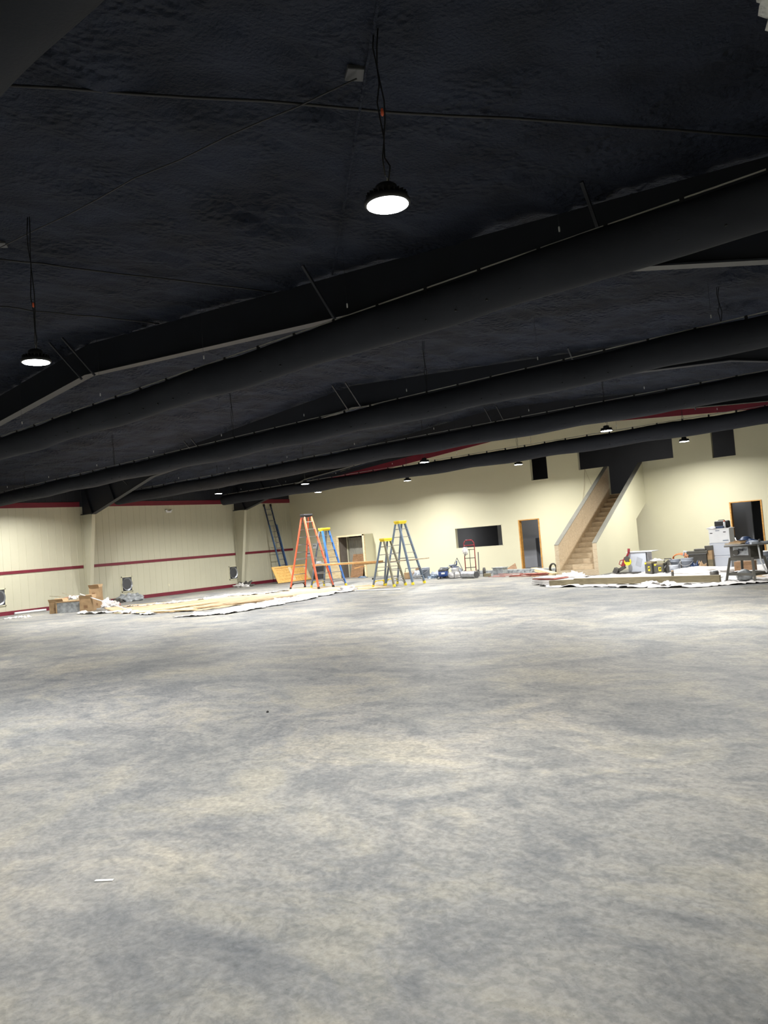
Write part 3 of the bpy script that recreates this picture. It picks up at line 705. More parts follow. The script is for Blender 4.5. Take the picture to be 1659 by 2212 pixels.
ribbon([(1384, 1263), (1405, 1264), (1430, 1266), (1470, 1266), (1500, 1264)], [.2, .4, .35, .35, .3], 'cloth_fold', 'cloth', 'rumpled cloth fold heaped against the front of the long beam', 'cloth', .10, 21, None, 2, .06)
q = MB(); q.blob((0, 0, 0), (.55, .3, .12), 2, .4, 4); q.blob((.1, 0, .06), (.22, .16, .12), 7, .4, 4); tag(q.build('rag_heap', 'cloth', loc=(*FP(1232, 1248.5), .02)), 'heap of white rags at the foot of the staircase', 'rags')
r = thing('folded_sheets', 'folded stack of white and dark maroon sheets left of the beam', 'folded sheets', (*FP(1190, 1262), .03), -.3)
for k, (mt, z) in enumerate((('cloth', .0), ('cloth', .06), ('hose', .12), ('cloth', .155))):
    b = MB(); b.box((0, 0, .03+z), (1.0-.05*k, .6, .05 if k < 2 else .03), .012); b.build('sheet', mt, r)
# ------------------------------------------------------------------ cardboard pile by the column
def carton(c, d, rz, lb, flaps=True, mt='card', z=0, grp='cardboard boxes by the column', lid=None):
    r = thing('cardboard_box', lb, 'box', (c[0], c[1], z), rz, grp); x, y, h = d
    b = MB(); t = .008
    b.b2((-x/2, -y/2, 0), (x/2, y/2, t)); b.b2((-x/2, -y/2, t), (-x/2+t, y/2, h)); b.b2((x/2-t, -y/2, t), (x/2, y/2, h)); b.b2((-x/2+t, -y/2, t), (x/2-t, -y/2+t, h)); b.b2((-x/2+t, y/2-t, t), (x/2-t, y/2, h))
    if not flaps: b.b2((-x/2, -y/2, h), (x/2, y/2, h+t))
    b.build('body', mt, r)
    b = MB(); b.b2((-x*.2, -y/2-.003, h*.25), (x*.1, -y/2, h*.5)); b.build('print_mark', 'plydark', r)
    if flaps:
        for s in (-1, 1):
            b = MB(); b.bar((0, s*y/2, h), (0, s*(y/2+.10), h+.12), x, .006, up=(0, 1, 0)); 
            b = MB(); n = Vector((0, s*.6, .8)); P = [Vector((-x/2, s*y/2, h)), Vector((x/2, s*y/2, h)), Vector((x/2, s*y/2, h))+n*y*.35, Vector((-x/2, s*y/2, h))+n*y*.35]
            b.prism(P, (0, s*.006, 0)); b.build('flap', mt, r)
    return r
w = math.radians(40)
carton(FP(128, 1324), (.52, .42, .40), w, 'open cardboard box at the left end of the pile by the column')
carton(FP(191, 1320), (.46, .44, .46), w+.1, 'open cardboard box at the right end of the pile by the column')
P = FP(155, 1322); r = thing('steel_shelf_crate', 'low carton with a clear film front between the two open boxes', 'crate', (*P, 0), w, 'cardboard boxes by the column')
b = MB(); b.box((0, 0, .19), (.9, .45, .38), .01); b.build('body', 'bag', r)
b = MB(); b.b2((-.47, -.25, .38), (.47, .25, .42)); b.b2((-.47, -.24, 0), (-.43, .24, .38)); b.build('cover_board', 'card', r)
P = FP(190, 1316); carton((P[0]-.15, P[1]+.45), (.5, .45, .38), w+.35, 'large empty box propping up the tallest carton', z=0, flaps=False)
carton((P[0]-.15, P[1]+.45), (.38, .36, .40), w, 'tallest open carton on top of the pile, against the column', z=.39)
q = MB(); q.blob((0, 0, 0), (.22, .22, .3), 9, .35, 3); q.blob((.15, .2, 0), (.14, .2, .22), 4, .35, 3); tag(q.build('film_clump', 'plastic', loc=(P[0]+.28, P[1]+.62, 0)), 'pale packing film bundled right of the tallest carton', 'plastic film')
P = FP(158, 1318); a = Vector((P[0], P[1], .46))
for k, (dx, mt, lb) in enumerate(((0, 'hose', 'flattened maroon carton lying over the low crate'), (.25, 'cloth', 'crumpled paper wrapping on the low crate'))):
    q = MB(); q.blob((dx, 0, 0), (.34, .22, .10), 11+k, .4, 4); tag(q.build('packing_scrap', mt, loc=(P[0]-.1, P[1]-.0, .43)), lb, 'packing', 'packing scraps on the boxes')
A = ony(168, 1286, 14.4); B = onz(288, 1320, .02); plank(Vector((A.x, 14.5, .62)), B, .045, .02, 'cloth', 'long white board sloping down from the boxes onto the paper', 'white_board', 'board')
for (p0, p1, lb) in (((107, 1288), (150, 1291), 'upper thin rod poking left out of the box pile'), ((135, 1281), (175, 1295), 'lower thin rod poking out of the box pile')):
    q = MB(); a, c = ony(*p0, 14.6), ony(*p1, 14.3); q.tube([a, (a+c)/2+Vector((0, 0, .02)), c], .008, 6); tag(q.build('thin_rod', 'plankgrey'), lb, 'rod', 'thin rods in the pile')
q = MB(); a, c = ony(148, 1298, 14.4), ony(172, 1296, 14.4); mid = (a+c)/2+Vector((0, 0, .2)); q.tube([a, a.lerp(mid, .6)+Vector((0, 0, .05)), mid, mid.lerp(c, .4)+Vector((0, 0, .03)), c], .008, 6); tag(q.build('bent_wire', 'plankgrey'), 'bent wire loop standing over the low crate', 'wire')
q = MB()
for i in range(7): q.blob((.15*i*math.cos(w), .15*i*math.sin(w)+.1*rnd.random(), 0), (.14, .12, .07), i, .4, 4, 2)
tag(q.build('litter_heap', 'hose', loc=(*FP(205, 1311), 0)), 'dark red and brown litter right of the box pile', 'litter', None, 'stuff')
for (px, py), d, mt, lb in (((262, 1299), (.5, .4, .30), 'bag', 'larger grey plastic bag on the floor under the wall vent'), ((283, 1297), (.32, .26, .26), 'bag', 'smaller grey plastic bag right of the larger one'), ((238, 1302), (.3, .2, .14), 'iron', 'dark flattened bag left of the grey bags')):
    q = MB(); q.blob((0, 0, 0), d, px, .35, 2.6, 4); PP = FP(px, py); tag(q.build('plastic_bag', mt, loc=(max(PP[0], XL+.68), PP[1], 0)), lb, 'bag', 'bags along the left wall')
q = MB(); q.box((0, 0, .06), (.2, .14, .12), .01); tag(q.build('small_red_box', 'sawred', loc=(*FP(245, 1305), 0), rz=.5), 'small red box beside the grey plastic bags', 'box')
q = MB()
for i in range(16): q.blob((rnd.uniform(-.5, .5), rnd.uniform(-.16, .16), 0), (rnd.uniform(.04, .09), .06, rnd.uniform(.03, .06)), i, .5, 5, 2)
tag(q.build('paper_scraps', 'cloth', loc=(*FP(37, 1335), 0), rz=.7), 'scattered white paper scraps at the lower left by the wall', 'paper scraps', None, 'stuff')
for i, (a, c, lb) in enumerate((((0, 1328), (42, 1322), 'nearer white tube lying along the left wall base'), ((20, 1324), (64, 1320), 'farther white tube lying along the left wall base'))):
    A, B = FP(*a), FP(*c); q = MB(); q.tube([(max(A[0], XL+.12), A[1], .045), (max(B[0], XL+.12+.1*i), B[1], .045)], .045, 12); tag(q.build('white_tube', 'white'), lb, 'tube', 'white tubes by the left wall')
for (px, py), d, mt, lb in (((497, 1268), (.42, .25, .2), 'iron', 'dark crumpled bag at the foot of the far column'), ((515, 1268), (.4, .25, .15), 'cloth', 'white rags at the foot of the far column')):
    q = MB(); q.blob((0, 0, 0), d, px, .5, 3, 4); P = FP(px, py); tag(q.build('rag_pile', mt, loc=(max(P[0], XL+.6), P[1], 0)), lb, 'rags', 'rags at the far column')
# ------------------------------------------------------------------ clutter along the back wall
def bucket(P, lb, mt='grey', R_=.15, h=.37, z=0, lid=None, fill=None):
    r = thing('bucket', lb, 'bucket', (P[0], P[1], z), 0, 'buckets on the job site')
    b = MB(); b.lathe([(R_*.86, 0), (R_*.88, .01), (R_*.98, h*.78), (R_*1.06, h*.79), (R_*1.06, h*.83), (R_, h*.84), (R_*1.02, h*.97), (R_*1.06, h), (R_*.98, h), (R_*.84, .03)], (0, 0, 0), 24); b.build('body', mt, r)
    b = MB(); b.tube([(R_*1.06*math.cos(t), -R_*.3-R_*.9*math.sin(t), h*.82-.14*math.sin(t)) for t in [PI*k/12 for k in range(13)]], .004, 5); b.build('handle', 'cable', r)
    if lid:
        b = MB(); b.lathe([(R_*1.09, h), (R_*1.09, h+.02), (R_*.9, h+.025), (R_*.3, h+.022)], (0, 0, 0), 24); b.build('lid', lid, r)
    return r
P = FP(889, 1250); 
r = thing('tool_tote', 'brown open tool tote behind the legs of the tall slate ladder', 'tote', (*P, 0), .5)
b = MB(); b.box((0, 0, .14), (.55, .36, .28), .02); b.build('body', 'card', r)
b = MB(); b.tube([(-.25, 0, .28), (-.22, 0, .44), (.22, 0, .44), (.25, 0, .28)], .015, 8); b.build('handle', 'iron', r)
r = thing('wire_crate', 'grey wire crate of odds and ends seen through the tall ladder', 'crate', (*FP(903, 1250), 0), .4)
b = MB()
for z in (.02, .1, .18, .26, .34):
    for s in (-1, 1): b.tube([(-.24, s*.18, z), (.24, s*.18, z)], .007, 5); b.tube([(s*.24, -.18, z), (s*.24, .18, z)], .007, 5)
for k in range(7):
    for s in (-1, 1): b.tube([(-.24+.08*k, s*.18, 0), (-.24+.08*k, s*.18, .34)], .006, 5)
b.build('basket', 'steel', r)
b = MB(); b.blob((0, 0, .02), (.2, .15, .3), 31, .4, 4, 3); b.build('contents', 'grey', r)
P = FP(921, 1248); bucket(P, 'grey bucket beside the brown box under the plank end', R_=.17, h=.42)
carton((P[0]-.30, P[1]-.1), (.24, .24, .42), .65, 'narrow brown box beside the grey bucket under the plank end', False, grp='boxes along the back wall')
P = FP(958, 1249); bucket((P[0]-.1, P[1]+.25), 'grey bucket behind the blue wet vacuum', R_=.17, h=.42)
r = thing('wet_vacuum', 'blue wheeled wet vacuum on the floor left of the red hand truck', 'vacuum', (*P, 0), .6)
b = MB(); b.lathe([(.16, .06), (.19, .1), (.19, .27), (.17, .29)], (0, 0, 0), 24); b.build('drum', 'bluep', r)
b = MB(); b.lathe([(.19, .28), (.18, .34), (.12, .39), (.05, .40)], (0, 0, 0), 24); b.build('motor_head', 'dkgrey', r)
b = MB(); b.box((0, -.19, .2), (.14, .02, .07), .004); b.build('nameplate', 'white', r)
for k in range(4):
    a = PI/4+k*PI/2; b = MB(); b.lathe([(.03, 0), (.04, .02), (.04, .05), (.02, .07)], (.17*math.cos(a), .17*math.sin(a), 0), 10); b.build('caster', 'black', r)
b = MB(); b.tube([(.15, 0, .3), (.35, -.1, .45), (.45, .1, .2), (.4, .2, .02), (.1, .4, .02)], .018, 8); b.build('hose', 'black', r)
bucket((P[0]+.38, P[1]+.3), 'white pail with a blue lid right of the wet vacuum', 'white', .15, .40, 0, 'bluep')
r = thing('floor_drill_rig', 'grey drill tool lying on the pail lid', 'tool', (P[0]+.36, P[1]+.28, .425), .3)
b = MB(); b.tube([(-.2, 0, .05), (.1, 0, .05)], .04, 10); b.build('barrel', 'grey', r); b = MB(); b.tube([(.1, 0, .05), (.13, -.02, .22)], .025, 8); b.build('grip', 'bluep', r)
for (px, py), d, mt, lb in (((936, 1249), (.22, .15, .12), 'fgslate', 'small blue bag left of the wet vacuum'), ((945, 1246), (.3, .2, .2), 'grey', 'grey rag heap between the bucket and wet vacuum'), ((985, 1247), (.4, .22, .22), 'cloth', 'white plastic heap left of the metal pipe'), ((988, 1243), (.2, .2, .28), 'grey', 'grey bag standing behind the metal pipe')):
    q = MB(); q.blob((0, 0, 0), d, px, .5, 3, 3); tag(q.build('heap', mt, loc=(*FP(px, py), 0)), lb, 'heap', 'heaps along the back wall')
q = MB(); a = Vector((*FP(940, 1252), .02)); q.tube([a+Vector((.12*k*math.cos(.6)+.1*math.sin(k*1.7), .12*k*math.sin(.6)*.4+.12*math.cos(k*1.3), 0)) for k in range(14)], .014, 6)
tag(q.build('power_cable', 'black'), 'black cord snaking on the floor before the wet vacuum', 'cord')
# metal duct pipe
A = Vector((*FP(1000, 1249), .135)); B = Vector((*FP(1030, 1249), .135)); r = thing('duct_pipe', 'shiny round metal duct pipe lying before the red hand truck', 'pipe', (0, 0, 0))
b = MB(); n = 10; b.tube([A.lerp(B, k/n) for k in range(n+1)], .135, 28, True, [.135 if k % 5 else .14 for k in range(n+1)]); b.build('pipe', 'steel', r)
b = MB(); b.tube([B, B+(B-A).normalized()*.02], .118, 20); b.build('pipe_end', 'dkgrey', r)
# cone and box behind
q = MB(); q.tube([(*FP(981, 1250), .02), (*FP(984, 1243), .5), (*FP(990, 1240), .68), (*FP(997, 1243), .4), (*FP(1001, 1248), .3)], .018, 8); tag(q.build('flexible_hose', 'dkgrey'), 'dark flexible hose arching left of the hand truck', 'hose')
# hand truck
P = ony(1018, 1241, 25.3); r = thing('hand_truck', 'red two-wheel hand truck standing before the dark window', 'hand truck', (P.x, 25.3, 0), .32)
w2, hh = .21, 1.42
for s in (-1, 1):
    b = MB(); b.tube([(s*w2, 0, .12), (s*w2, .02, hh-.25), (s*w2*.95, .02, hh-.1), (s*w2*.6, .02, hh)], .019, 10); b.build('side_rail', 'sawred', r)
    o = MB(); o.tube([(s*(w2+.03), .1, .125), (s*(w2+.085), .1, .125)], .125, 20); wv = o.build('wheel', 'black', r); o = MB(); o.tube([(s*(w2+.02), .1, .125), (s*(w2+.09), .1, .125)], .05, 12); o.build('hub', 'sawred', wv)
b = MB(); b.tube([(-w2*.6, .02, hh), (w2*.6, .02, hh)], .024, 10); b.tube([(-w2*.97, .02, hh-.22), (-w2*.9, -.02, hh-.2), (w2*.9, -.02, hh-.2), (w2*.97, .02, hh-.22)], .019, 8); b.build('handle_loop', 'sawred', r)
for z in (.35, .72, 1.05):
    b = MB(); b.tube([(-w2, .01, z), (w2, .01, z)], .015, 8); b.build('cross_bar', 'iron', r)
b = MB(); b.tube([(0, .01, .12), (0, .01, 1.05)], .013, 8); b.build('centre_bar', 'iron', r)
b = MB(); b.b2((-w2-.02, -.28, .015), (w2+.02, .02, .03)); b.build('toe_plate', 'iron', r)
b = MB(); b.tube([(-w2, .1, .125), (w2, .1, .125)], .012, 8); b.build('axle', 'iron', r)
q = MB(); q.box((0, 0, .1), (.28, .2, .2), .01); tag(q.build('small_carton', 'card', loc=(P.x-.02, 25.3-.14, .032), rz=.3), 'small brown carton on the toe plate of the hand truck', 'box')
q = MB(); q.box((0, 0, .09), (.02, .26, .18), 0); q.blob((0, 0, 0), (.10, .06, .13), 4, .5, 4, 3, False); tag(q.build('hanging_bag', 'cloth', loc=(P.x-.12, 25.2, .98)), 'pale bag hanging on the hand truck upper bars', 'bag')
P = FP(1031, 1246); r = thing('pry_bar', 'dark red bar leaning behind the hand truck', 'bar', (*P, 0)); b = MB(); b.bar((-.1, .3, 0), (-.32, .7, .92), .04, .03); b.build('shaft', 'iron', r)
# floor strips
q = MB(); q.b2((0, 0, 0), (5.2, .5, .12)); 
for k in range(26): q.b2((k*.2, -.1, 0), (k*.2+rnd.uniform(.1, .2), .02, rnd.uniform(.04, .12)))
A = FP(1032, 1240); o = q.build('drywall_stack', 'bag', loc=(A[0]-.2, A[1], 0), rz=-.08); tag(o, 'low pile of pale speckled wrapped sheets along the back wall', 'sheet stack')
b = MB()
for k in range(24):
    a = Vector((rnd.uniform(0, 1.8), rnd.uniform(-.25, .25), rnd.uniform(.02, .10))); L_ = rnd.uniform(.7, 1.6); an = rnd.uniform(-.12, .12)
    b.bar(a, a+Vector((L_*math.cos(an), L_*math.sin(an), rnd.uniform(-.0, .03))), .035, .012)
A = FP(1060, 1247); o = b.build('wood_strips', 'hose', loc=(A[0], A[1], 0), rz=-.12); tag(o, 'scattered dusty red strips on the floor before the orange doorway', 'strips', None, 'stuff')
q = MB(); q.box((0, 0, .12), (.5, .32, .24), .02); q.b2((-.27, -.18, .24), (.27, .18, .27)); tag(q.build('clear_tote', 'bag', loc=(*FP(1081, 1240), .0), rz=-.1), 'pale clear plastic tote among the red strips', 'tote')
q = MB(); q.lathe([(.06, 0), (.06, .28), (.05, .29), (.05, .33), (.02, .34)], (0, 0, 0), 16); tag(q.build('dark_bottle', 'iron', loc=(*FP(1047, 1245), 0)), 'dark cylinder bottle standing right of the metal pipe', 'bottle')
q = MB(); q.box((0, 0, .06), (.24, .18, .12), .006); tag(q.build('wood_block', 'olive', loc=(*FP(1053, 1245.5), 0), rz=.3), 'olive wood block right of the dark bottle', 'block')
b = MB(); A = FP(1130, 1230); b.prism([(0, 0, 0), (.9, .1, 0), (.7, .3, .32), (.4, .2, .14)], (0, .02, .01)); tag(b.build('cardboard_scrap', 'plydark', loc=(A[0]-.5, 27.2, .0)), 'torn brown cardboard scrap in front of the orange doorway', 'cardboard')
# lumber
A0 = Vector((*FP(1149, 1233.5), 0)); B0 = Vector((*FP(1196, 1246), 0)); d = (B0-A0).normalized(); sd = Vector((-d.y, d.x, 0))
for k, (o1, z, lb) in enumerate(((0, .02, 'bottom left pale stud of the lumber stack by the stairs'), (.13, .02, 'bottom right pale stud of the lumber stack by the stairs'), (.02, .08, 'upper left pale stud of the lumber stack by the stairs'), (.14, .08, 'upper right pale stud of the lumber stack by the stairs'))):
    plank(A0+sd*o1+Vector((0, 0, z+.02)), B0+sd*o1+Vector((0, 0, z+.02)), .11, .05, 'pinelt', lb, 'lumber_stud', 'lumber', 'studs stacked by the stairs')
A = Vector((*FP(1150, 1246), .015)); B = Vector((*FP(1183, 1247.5), .015)); plank(A, B, .09, .03, 'plydark', 'dark brown batten on the floor before the lumber stack', 'batten', 'batten')
q = MB(); c = Vector((*FP(1196, 1240), .2)); 
for k in range(5): q.tube([c+Vector((.13*math.cos(t), .03*k-.05, .02*math.sin(k)+.17*math.sin(t))) for t in [2*PI*j/16 for j in range(17)]], .012, 6)
tag(q.build('cord_coil', 'iron'), 'dark cord coil hanging beside the left foot of the stairs', 'cord')
# ------------------------------------------------------------------ right side tools
cz = .03
def pr(px, py): return FP(px, py)
# white board table
P = FP(1383, 1238.5); wt = thing('white_cabinet', 'white cabinet with a wider white board on top, behind the red saw', 'cabinet', (P[0]+.03, P[1], cz), -.05); wt.scale = (.68, .8, .8)
b = MB(); b.box((0, 0, .40), (.92, .5, .78), .008); b.build('body', 'ltgrey', wt)
b = MB(); b.box((.45, -.24, .40), (.03, .03, .76)); b.build('edge_strip', 'black', wt)
b = MB(); b.box((.08, -.252, .42), (.26, .006, .34), 0, Matrix.Rotation(.35, 3, 'Y')); b.build('faded_print', 'faint', wt)
b = MB(); b.box((.13, 0, .656), (.84, .5, .02)); tag(b.build('top_board', 'white', loc=(P[0], P[1], cz+.0), rz=-.05), 'thin white board laid over the white cabinet', 'board')
# miter saw
P = FP(1356, 1241); r = thing('mitre_saw', 'red standing cut-off saw with a yellow blade guard before the white cabinet', 'saw', (P[0]-.05, P[1], cz), 0); r.scale = (.72, .72, .72)
b = MB(); b.box((.12, 0, .03), (1.0, .32, .05), .01); b.box((-.42, 0, .14), (.22, .26, .24), .02, Matrix.Rotation(.5, 3, 'Y')); b.build('base', 'iron', r)
b = MB(); b.bar((-.30, 0, .16), (-.02, 0, .30), .14, .13); b.build('motor', 'iron', r)
b = MB(); b.bar((-.12, 0, .30), (.07, 0, .70), .12, .15, bev=.01); b.bar((.05, 0, .66), (.22, 0, .92), .07, .08, bev=.01); b.build('arm', 'sawred', r)
b = MB(); b.tube([(-.14, -.02, .36), (-.27, -.02, .42), (-.20, -.02, .58), (-.04, -.02, .60)], .02, 8); b.build('handle', 'sawred', r)
b = MB(); b.tube([(.20, 0, .90), (.22, 0, 1.08)], .055, 10); b.build('grip', 'sawred', r)
b = MB(); b.tube([(.17, -.10, .52), (.17, -.13, .52)], .16, 28); b.build('blade_guard', 'yellow', r)
b = MB(); b.box((.17, -.133, .535), (.20, .006, .045)); b.build('guard_mark', 'black', r)
b = MB(); b.tube([(.15, -.06, .64), (.15, -.14, .64)], .12, 20); b.build('blade_cover', 'iron', r)
# tool cases
def toolcase(P, dx, dy, h, lb, rz):
    r = thing('tool_case', lb, 'tool case', (P[0], P[1], cz), rz, 'black and yellow tool cases')
    b = MB(); b.box((0, 0, h*.4), (dx, dy, h*.8), .012); b.build('body', 'standgrey', r)
    b = MB(); b.box((0, 0, h*.9), (dx*.98, dy*.98, h*.18), .012); b.build('lid', 'olive', r)
    b = MB(); b.box((dx*.12, -dy/2-.004, h*.42), (dx*.28, .008, h*.40)); b.build('logo_patch', 'yellow', r)
    b = MB(); b.box((dx*.14, -dy/2-.010, h*.45), (dx*.14, .006, h*.18), 0, Matrix.Rotation(.6, 3, 'Y')); b.build('logo_mark', 'black', r)
    b = MB(); b.box((-dx*.34, -dy/2-.004, h*.86), (dx*.22, .008, h*.14)); b.build('latch', 'yellow', r)
toolcase(FP(1408, 1240.5), .26, .26, .36, 'left black tool case with a yellow patch, right of the white cabinet', -.35)
toolcase(FP(1425, 1240), .27, .26, .30, 'right black tool case with a yellow patch, right of the white cabinet', .25)
q = MB(); q.blob((0, 0, 0), (.17, .12, .07), 3, .4, 4, 3); q.box((.12, 0, .015), (.28, .2, .012)); P = FP(1420, 1239.5); tag(q.build('paper_bag', 'cloth', loc=(P[0]-.02, P[1]+.05, cz+.36)), 'white crumpled paper lying on the tool cases', 'paper')
P = FP(1443, 1238); r = thing('tool_bag', 'grey soft tool bag between the tool cases and the buckets', 'bag', (*P, cz), 0)
b = MB(); b.blob((0, .2, 0), (.28, .18, .34), 12, .12, 2, 4); b.build('body', 'standgrey', r)
b = MB(); b.tube([(-.14, .15, .30), (-.12, .15, .40), (.08, .15, .40), (.1, .15, .32)], .014, 8); b.build('strap', 'iron', r)
plank(Vector((*FP(1428, 1239.5), .05)), Vector((*FP(1452, 1236), .40)), .03, .03, 'white', 'white stick leaning on the grey buckets', 'stick', 'stick')
bucket(FP(1461, 1236.5), 'grey bucket standing left of the largest bucket', 'grey', .15, .37, cz)
bucket(FP(1487, 1237), 'largest grey bucket with a wire handle, beside the orange cord', 'grey', .175, .40, cz)
r = thing('paint_can', 'pale grey can on a black tray before the buckets', 'can', (*FP(1457, 1239), cz), 0)
b = MB(); b.lathe([(.13, .02), (.13, .2), (.14, .21), (.14, .22), (.12, .22)], (0, 0, 0), 20); b.build('body', 'ltgrey', r)
b = MB(); b.box((0, 0, .01), (.42, .34, .02)); b.build('tray', 'black', r)
r = thing('cord_reel', 'coil of orange extension cord heaped behind the grey buckets', 'cord', (*FP(1465, 1233), cz), 0); r.scale = (.85, .85, .68)
b = MB()
for k in range(9): b.tube([((.22+.012*k)*math.cos(t)+.02*math.sin(k*2), .35+.04*k-.15, .52+(.16+.006*k)*math.sin(t)) for t in [2*PI*j/20 for j in range(21)]], .012, 6)
b.build('cord', 'rust', r); b = MB(); b.b2((-.3, .1, 0), (.3, .6, .36)); b.build('crate_below', 'standgrey', r)
P = FP(1503, 1234); r = thing('planer_machine', 'grey bench machine with a flat top behind the largest bucket', 'machine', (P[0], P[1]+.5, cz), -.1); r.scale = (.72, .72, .78)
b = MB(); b.box((0, 0, .30), (.78, .5, .6), .02); b.build('base', 'iron', r)
b = MB(); b.box((0, 0, .66), (.88, .55, .12), .01); b.box((.1, 0, .76), (.5, .4, .08), .02); b.build('table', 'standgrey', r)
b = MB(); b.tube([(-.42, -.1, .68), (-.62, -.1, .72), (-.66, -.1, .55)], .035, 8); b.build('arm', 'ltgrey', r)
b = MB(); b.box((0, -.28, .60), (.8, .02, .02)); b.build('rail', 'alu', r)
q = MB(); P = FP(1499, 1237); q.blob((0, 0, 0), (.12, .1, .26), 8, .4, 3, 3); tag(q.build('dark_blue_bag', 'blued', loc=(P[0]+.05, P[1], cz)), 'dark blue bag leaning right of the largest bucket', 'bag')
q = MB(); P = FP(1516, 1236); q.blob((0, 0, 0), (.18, .12, .22), 17, .5, 4, 3); tag(q.build('tan_wrapping', 'card', loc=(P[0], P[1], cz)), 'tan crumpled wrapping left of the brown box tower', 'paper')
# brown box tower
P = FP(1531, 1231)
for k, (z, h, dx, lb) in enumerate(((0, .27, .36, 'bottom olive-brown box of the tower left of the cabinet'), (.28, .14, .35, 'second box of the tower left of the cabinet'), (.43, .12, .35, 'third box of the tower left of the cabinet'))):
    carton((P[0]-.0, P[1]+.1), (dx, .3, h), -.1, lb, False, 'card' if k else 'olive', cz+z, 'boxes stacked left of the pale cabinet')
q = MB(); q.box((0, 0, .07), (.24, .2, .14), .01); tag(q.build('brown_bundle', 'standgrey', loc=(P[0]+.04, P[1]+.1, cz+.56), rz=.2), 'grey-brown box topping the tower left of the cabinet', 'box')
# pale two-door cabinet with file box
P = FP(1562, 1229); Pc = (P[0]+.02, P[1]+.1); r = thing('storage_cabinet', 'pale blue-grey cabinet with two drawers behind the table saw', 'cabinet', (*Pc, cz), -.08); r.scale = (.76, .85, .72)
b = MB(); b.box((0, 0, .53), (.80, .5, 1.06), .012); b.build('body', 'ltgrey', r)
for z, h in ((.26, .49), (.785, .49)):
    b = MB(); b.box((0, -.26, z), (.78, .02, h), .006); d_ = b.build('drawer', 'ltgrey', r); b = MB(); b.box((0, -.273, z+h/2-.03), (.7, .01, .014)); b.build('pull_strip', 'white', d_)
b = MB(); b.box((0, -.0, 1.07), (.86, .54, .02)); b.build('top', 'white', r)
r = thing('file_box', 'large white storage box standing on the pale cabinet', 'box', (Pc[0], Pc[1], cz+.778), -.08); r.scale = (.76, .85, .84)
b = MB(); b.box((0, 0, .24), (.80, .46, .48), .008); b.build('body', 'white', r)
b = MB(); b.box((0, 0, .49), (.88, .50, .02)); b.build('lid', 'white', r)
for x in (-.30, .22):
    b = MB(); b.box((x, -.232, .34+.02*(x > 0)), (.10, .006, .03)); b.build('hand_hole', 'black', r)
b = MB(); b.box((-.05, -.232, .42), (.16, .006, .03)); b.build('print_mark', 'grey', r)
b = MB(); b.box((.24, -.232, .06), (.22, .006, .03)); b.build('blue_print', 'fgslate', r)
r = thing('black_case', 'black rounded case standing on the white storage box', 'case', (Pc[0]+.02, Pc[1]+.05, cz+1.20), -.08)
b = MB(); b.box((.02, 0, .11), (.44, .16, .22), .04); b.build('body', 'black', r)
b = MB(); b.tube([(-.1, 0, .215), (-.08, 0, .24), (.08, 0, .24), (.1, 0, .215)], .012, 8); b.build('handle', 'black', r)
r = thing('spray_can', 'white spray can with red cap in front of the black case', 'can', (Pc[0]+.15, Pc[1]-.12, cz+1.20), 0)
b = MB(); b.lathe([(.035, 0), (.035, .17), (.02, .19)], (0, 0, 0), 14); b.build('body', 'white', r); b = MB(); b.lathe([(.025, .19), (.025, .22), (.015, .225)], (0, 0, 0), 14); b.build('cap', 'fgred', r)
q = MB(); q.box((0, 0, .03), (.22, .14, .06), .005); tag(q.build('blue_carton', 'blued', loc=(Pc[0]+.02, Pc[1]-.15, cz+1.20)), 'small blue carton on the white storage box', 'box')
q = MB(); q.blob((0, 0, 0), (.18, .1, .06), 3, .4, 4, 3); tag(q.build('white_rag', 'cloth', loc=(Pc[0]-.19, Pc[1]-.12, cz+1.20)), 'white rag on the left of the white storage box', 'rag')
# wrapped roll
q = MB(); q.blob((0, 0, 0), (1.1, .35, .16), 6, .2, 3, 4); tag(q.build('wrapped_bundle', 'cloth', loc=(*FP(1527, 1238), .02), rz=-.1), 'flat pinkish wrapped bundle on the drop cloth before the cabinet', 'bundle')
# small cans
for (px, py, R_, h, mt, lb) in ((1454, 1252, .035, .20, 'iron', 'slim dark spray can standing on the drop cloth'), (1544, 1249.5, .11, .16, 'iron', 'short dark can standing on the long beam end')):
    r = thing('metal_can', lb, 'can', (*FP(px, py), .045), 0, 'cans on the drop cloth')
    b = MB(); b.lathe([(R_, 0), (R_, h*.8), (R_*.8, h*.86)], (0, 0, 0), 16); b.build('body', mt, r); b = MB(); b.lathe([(R_*.9, h*.86), (R_*.9, h), (R_*.5, h)], (0, 0, 0), 16); b.build('cap', 'card' if R_ < .05 else 'steel', r)
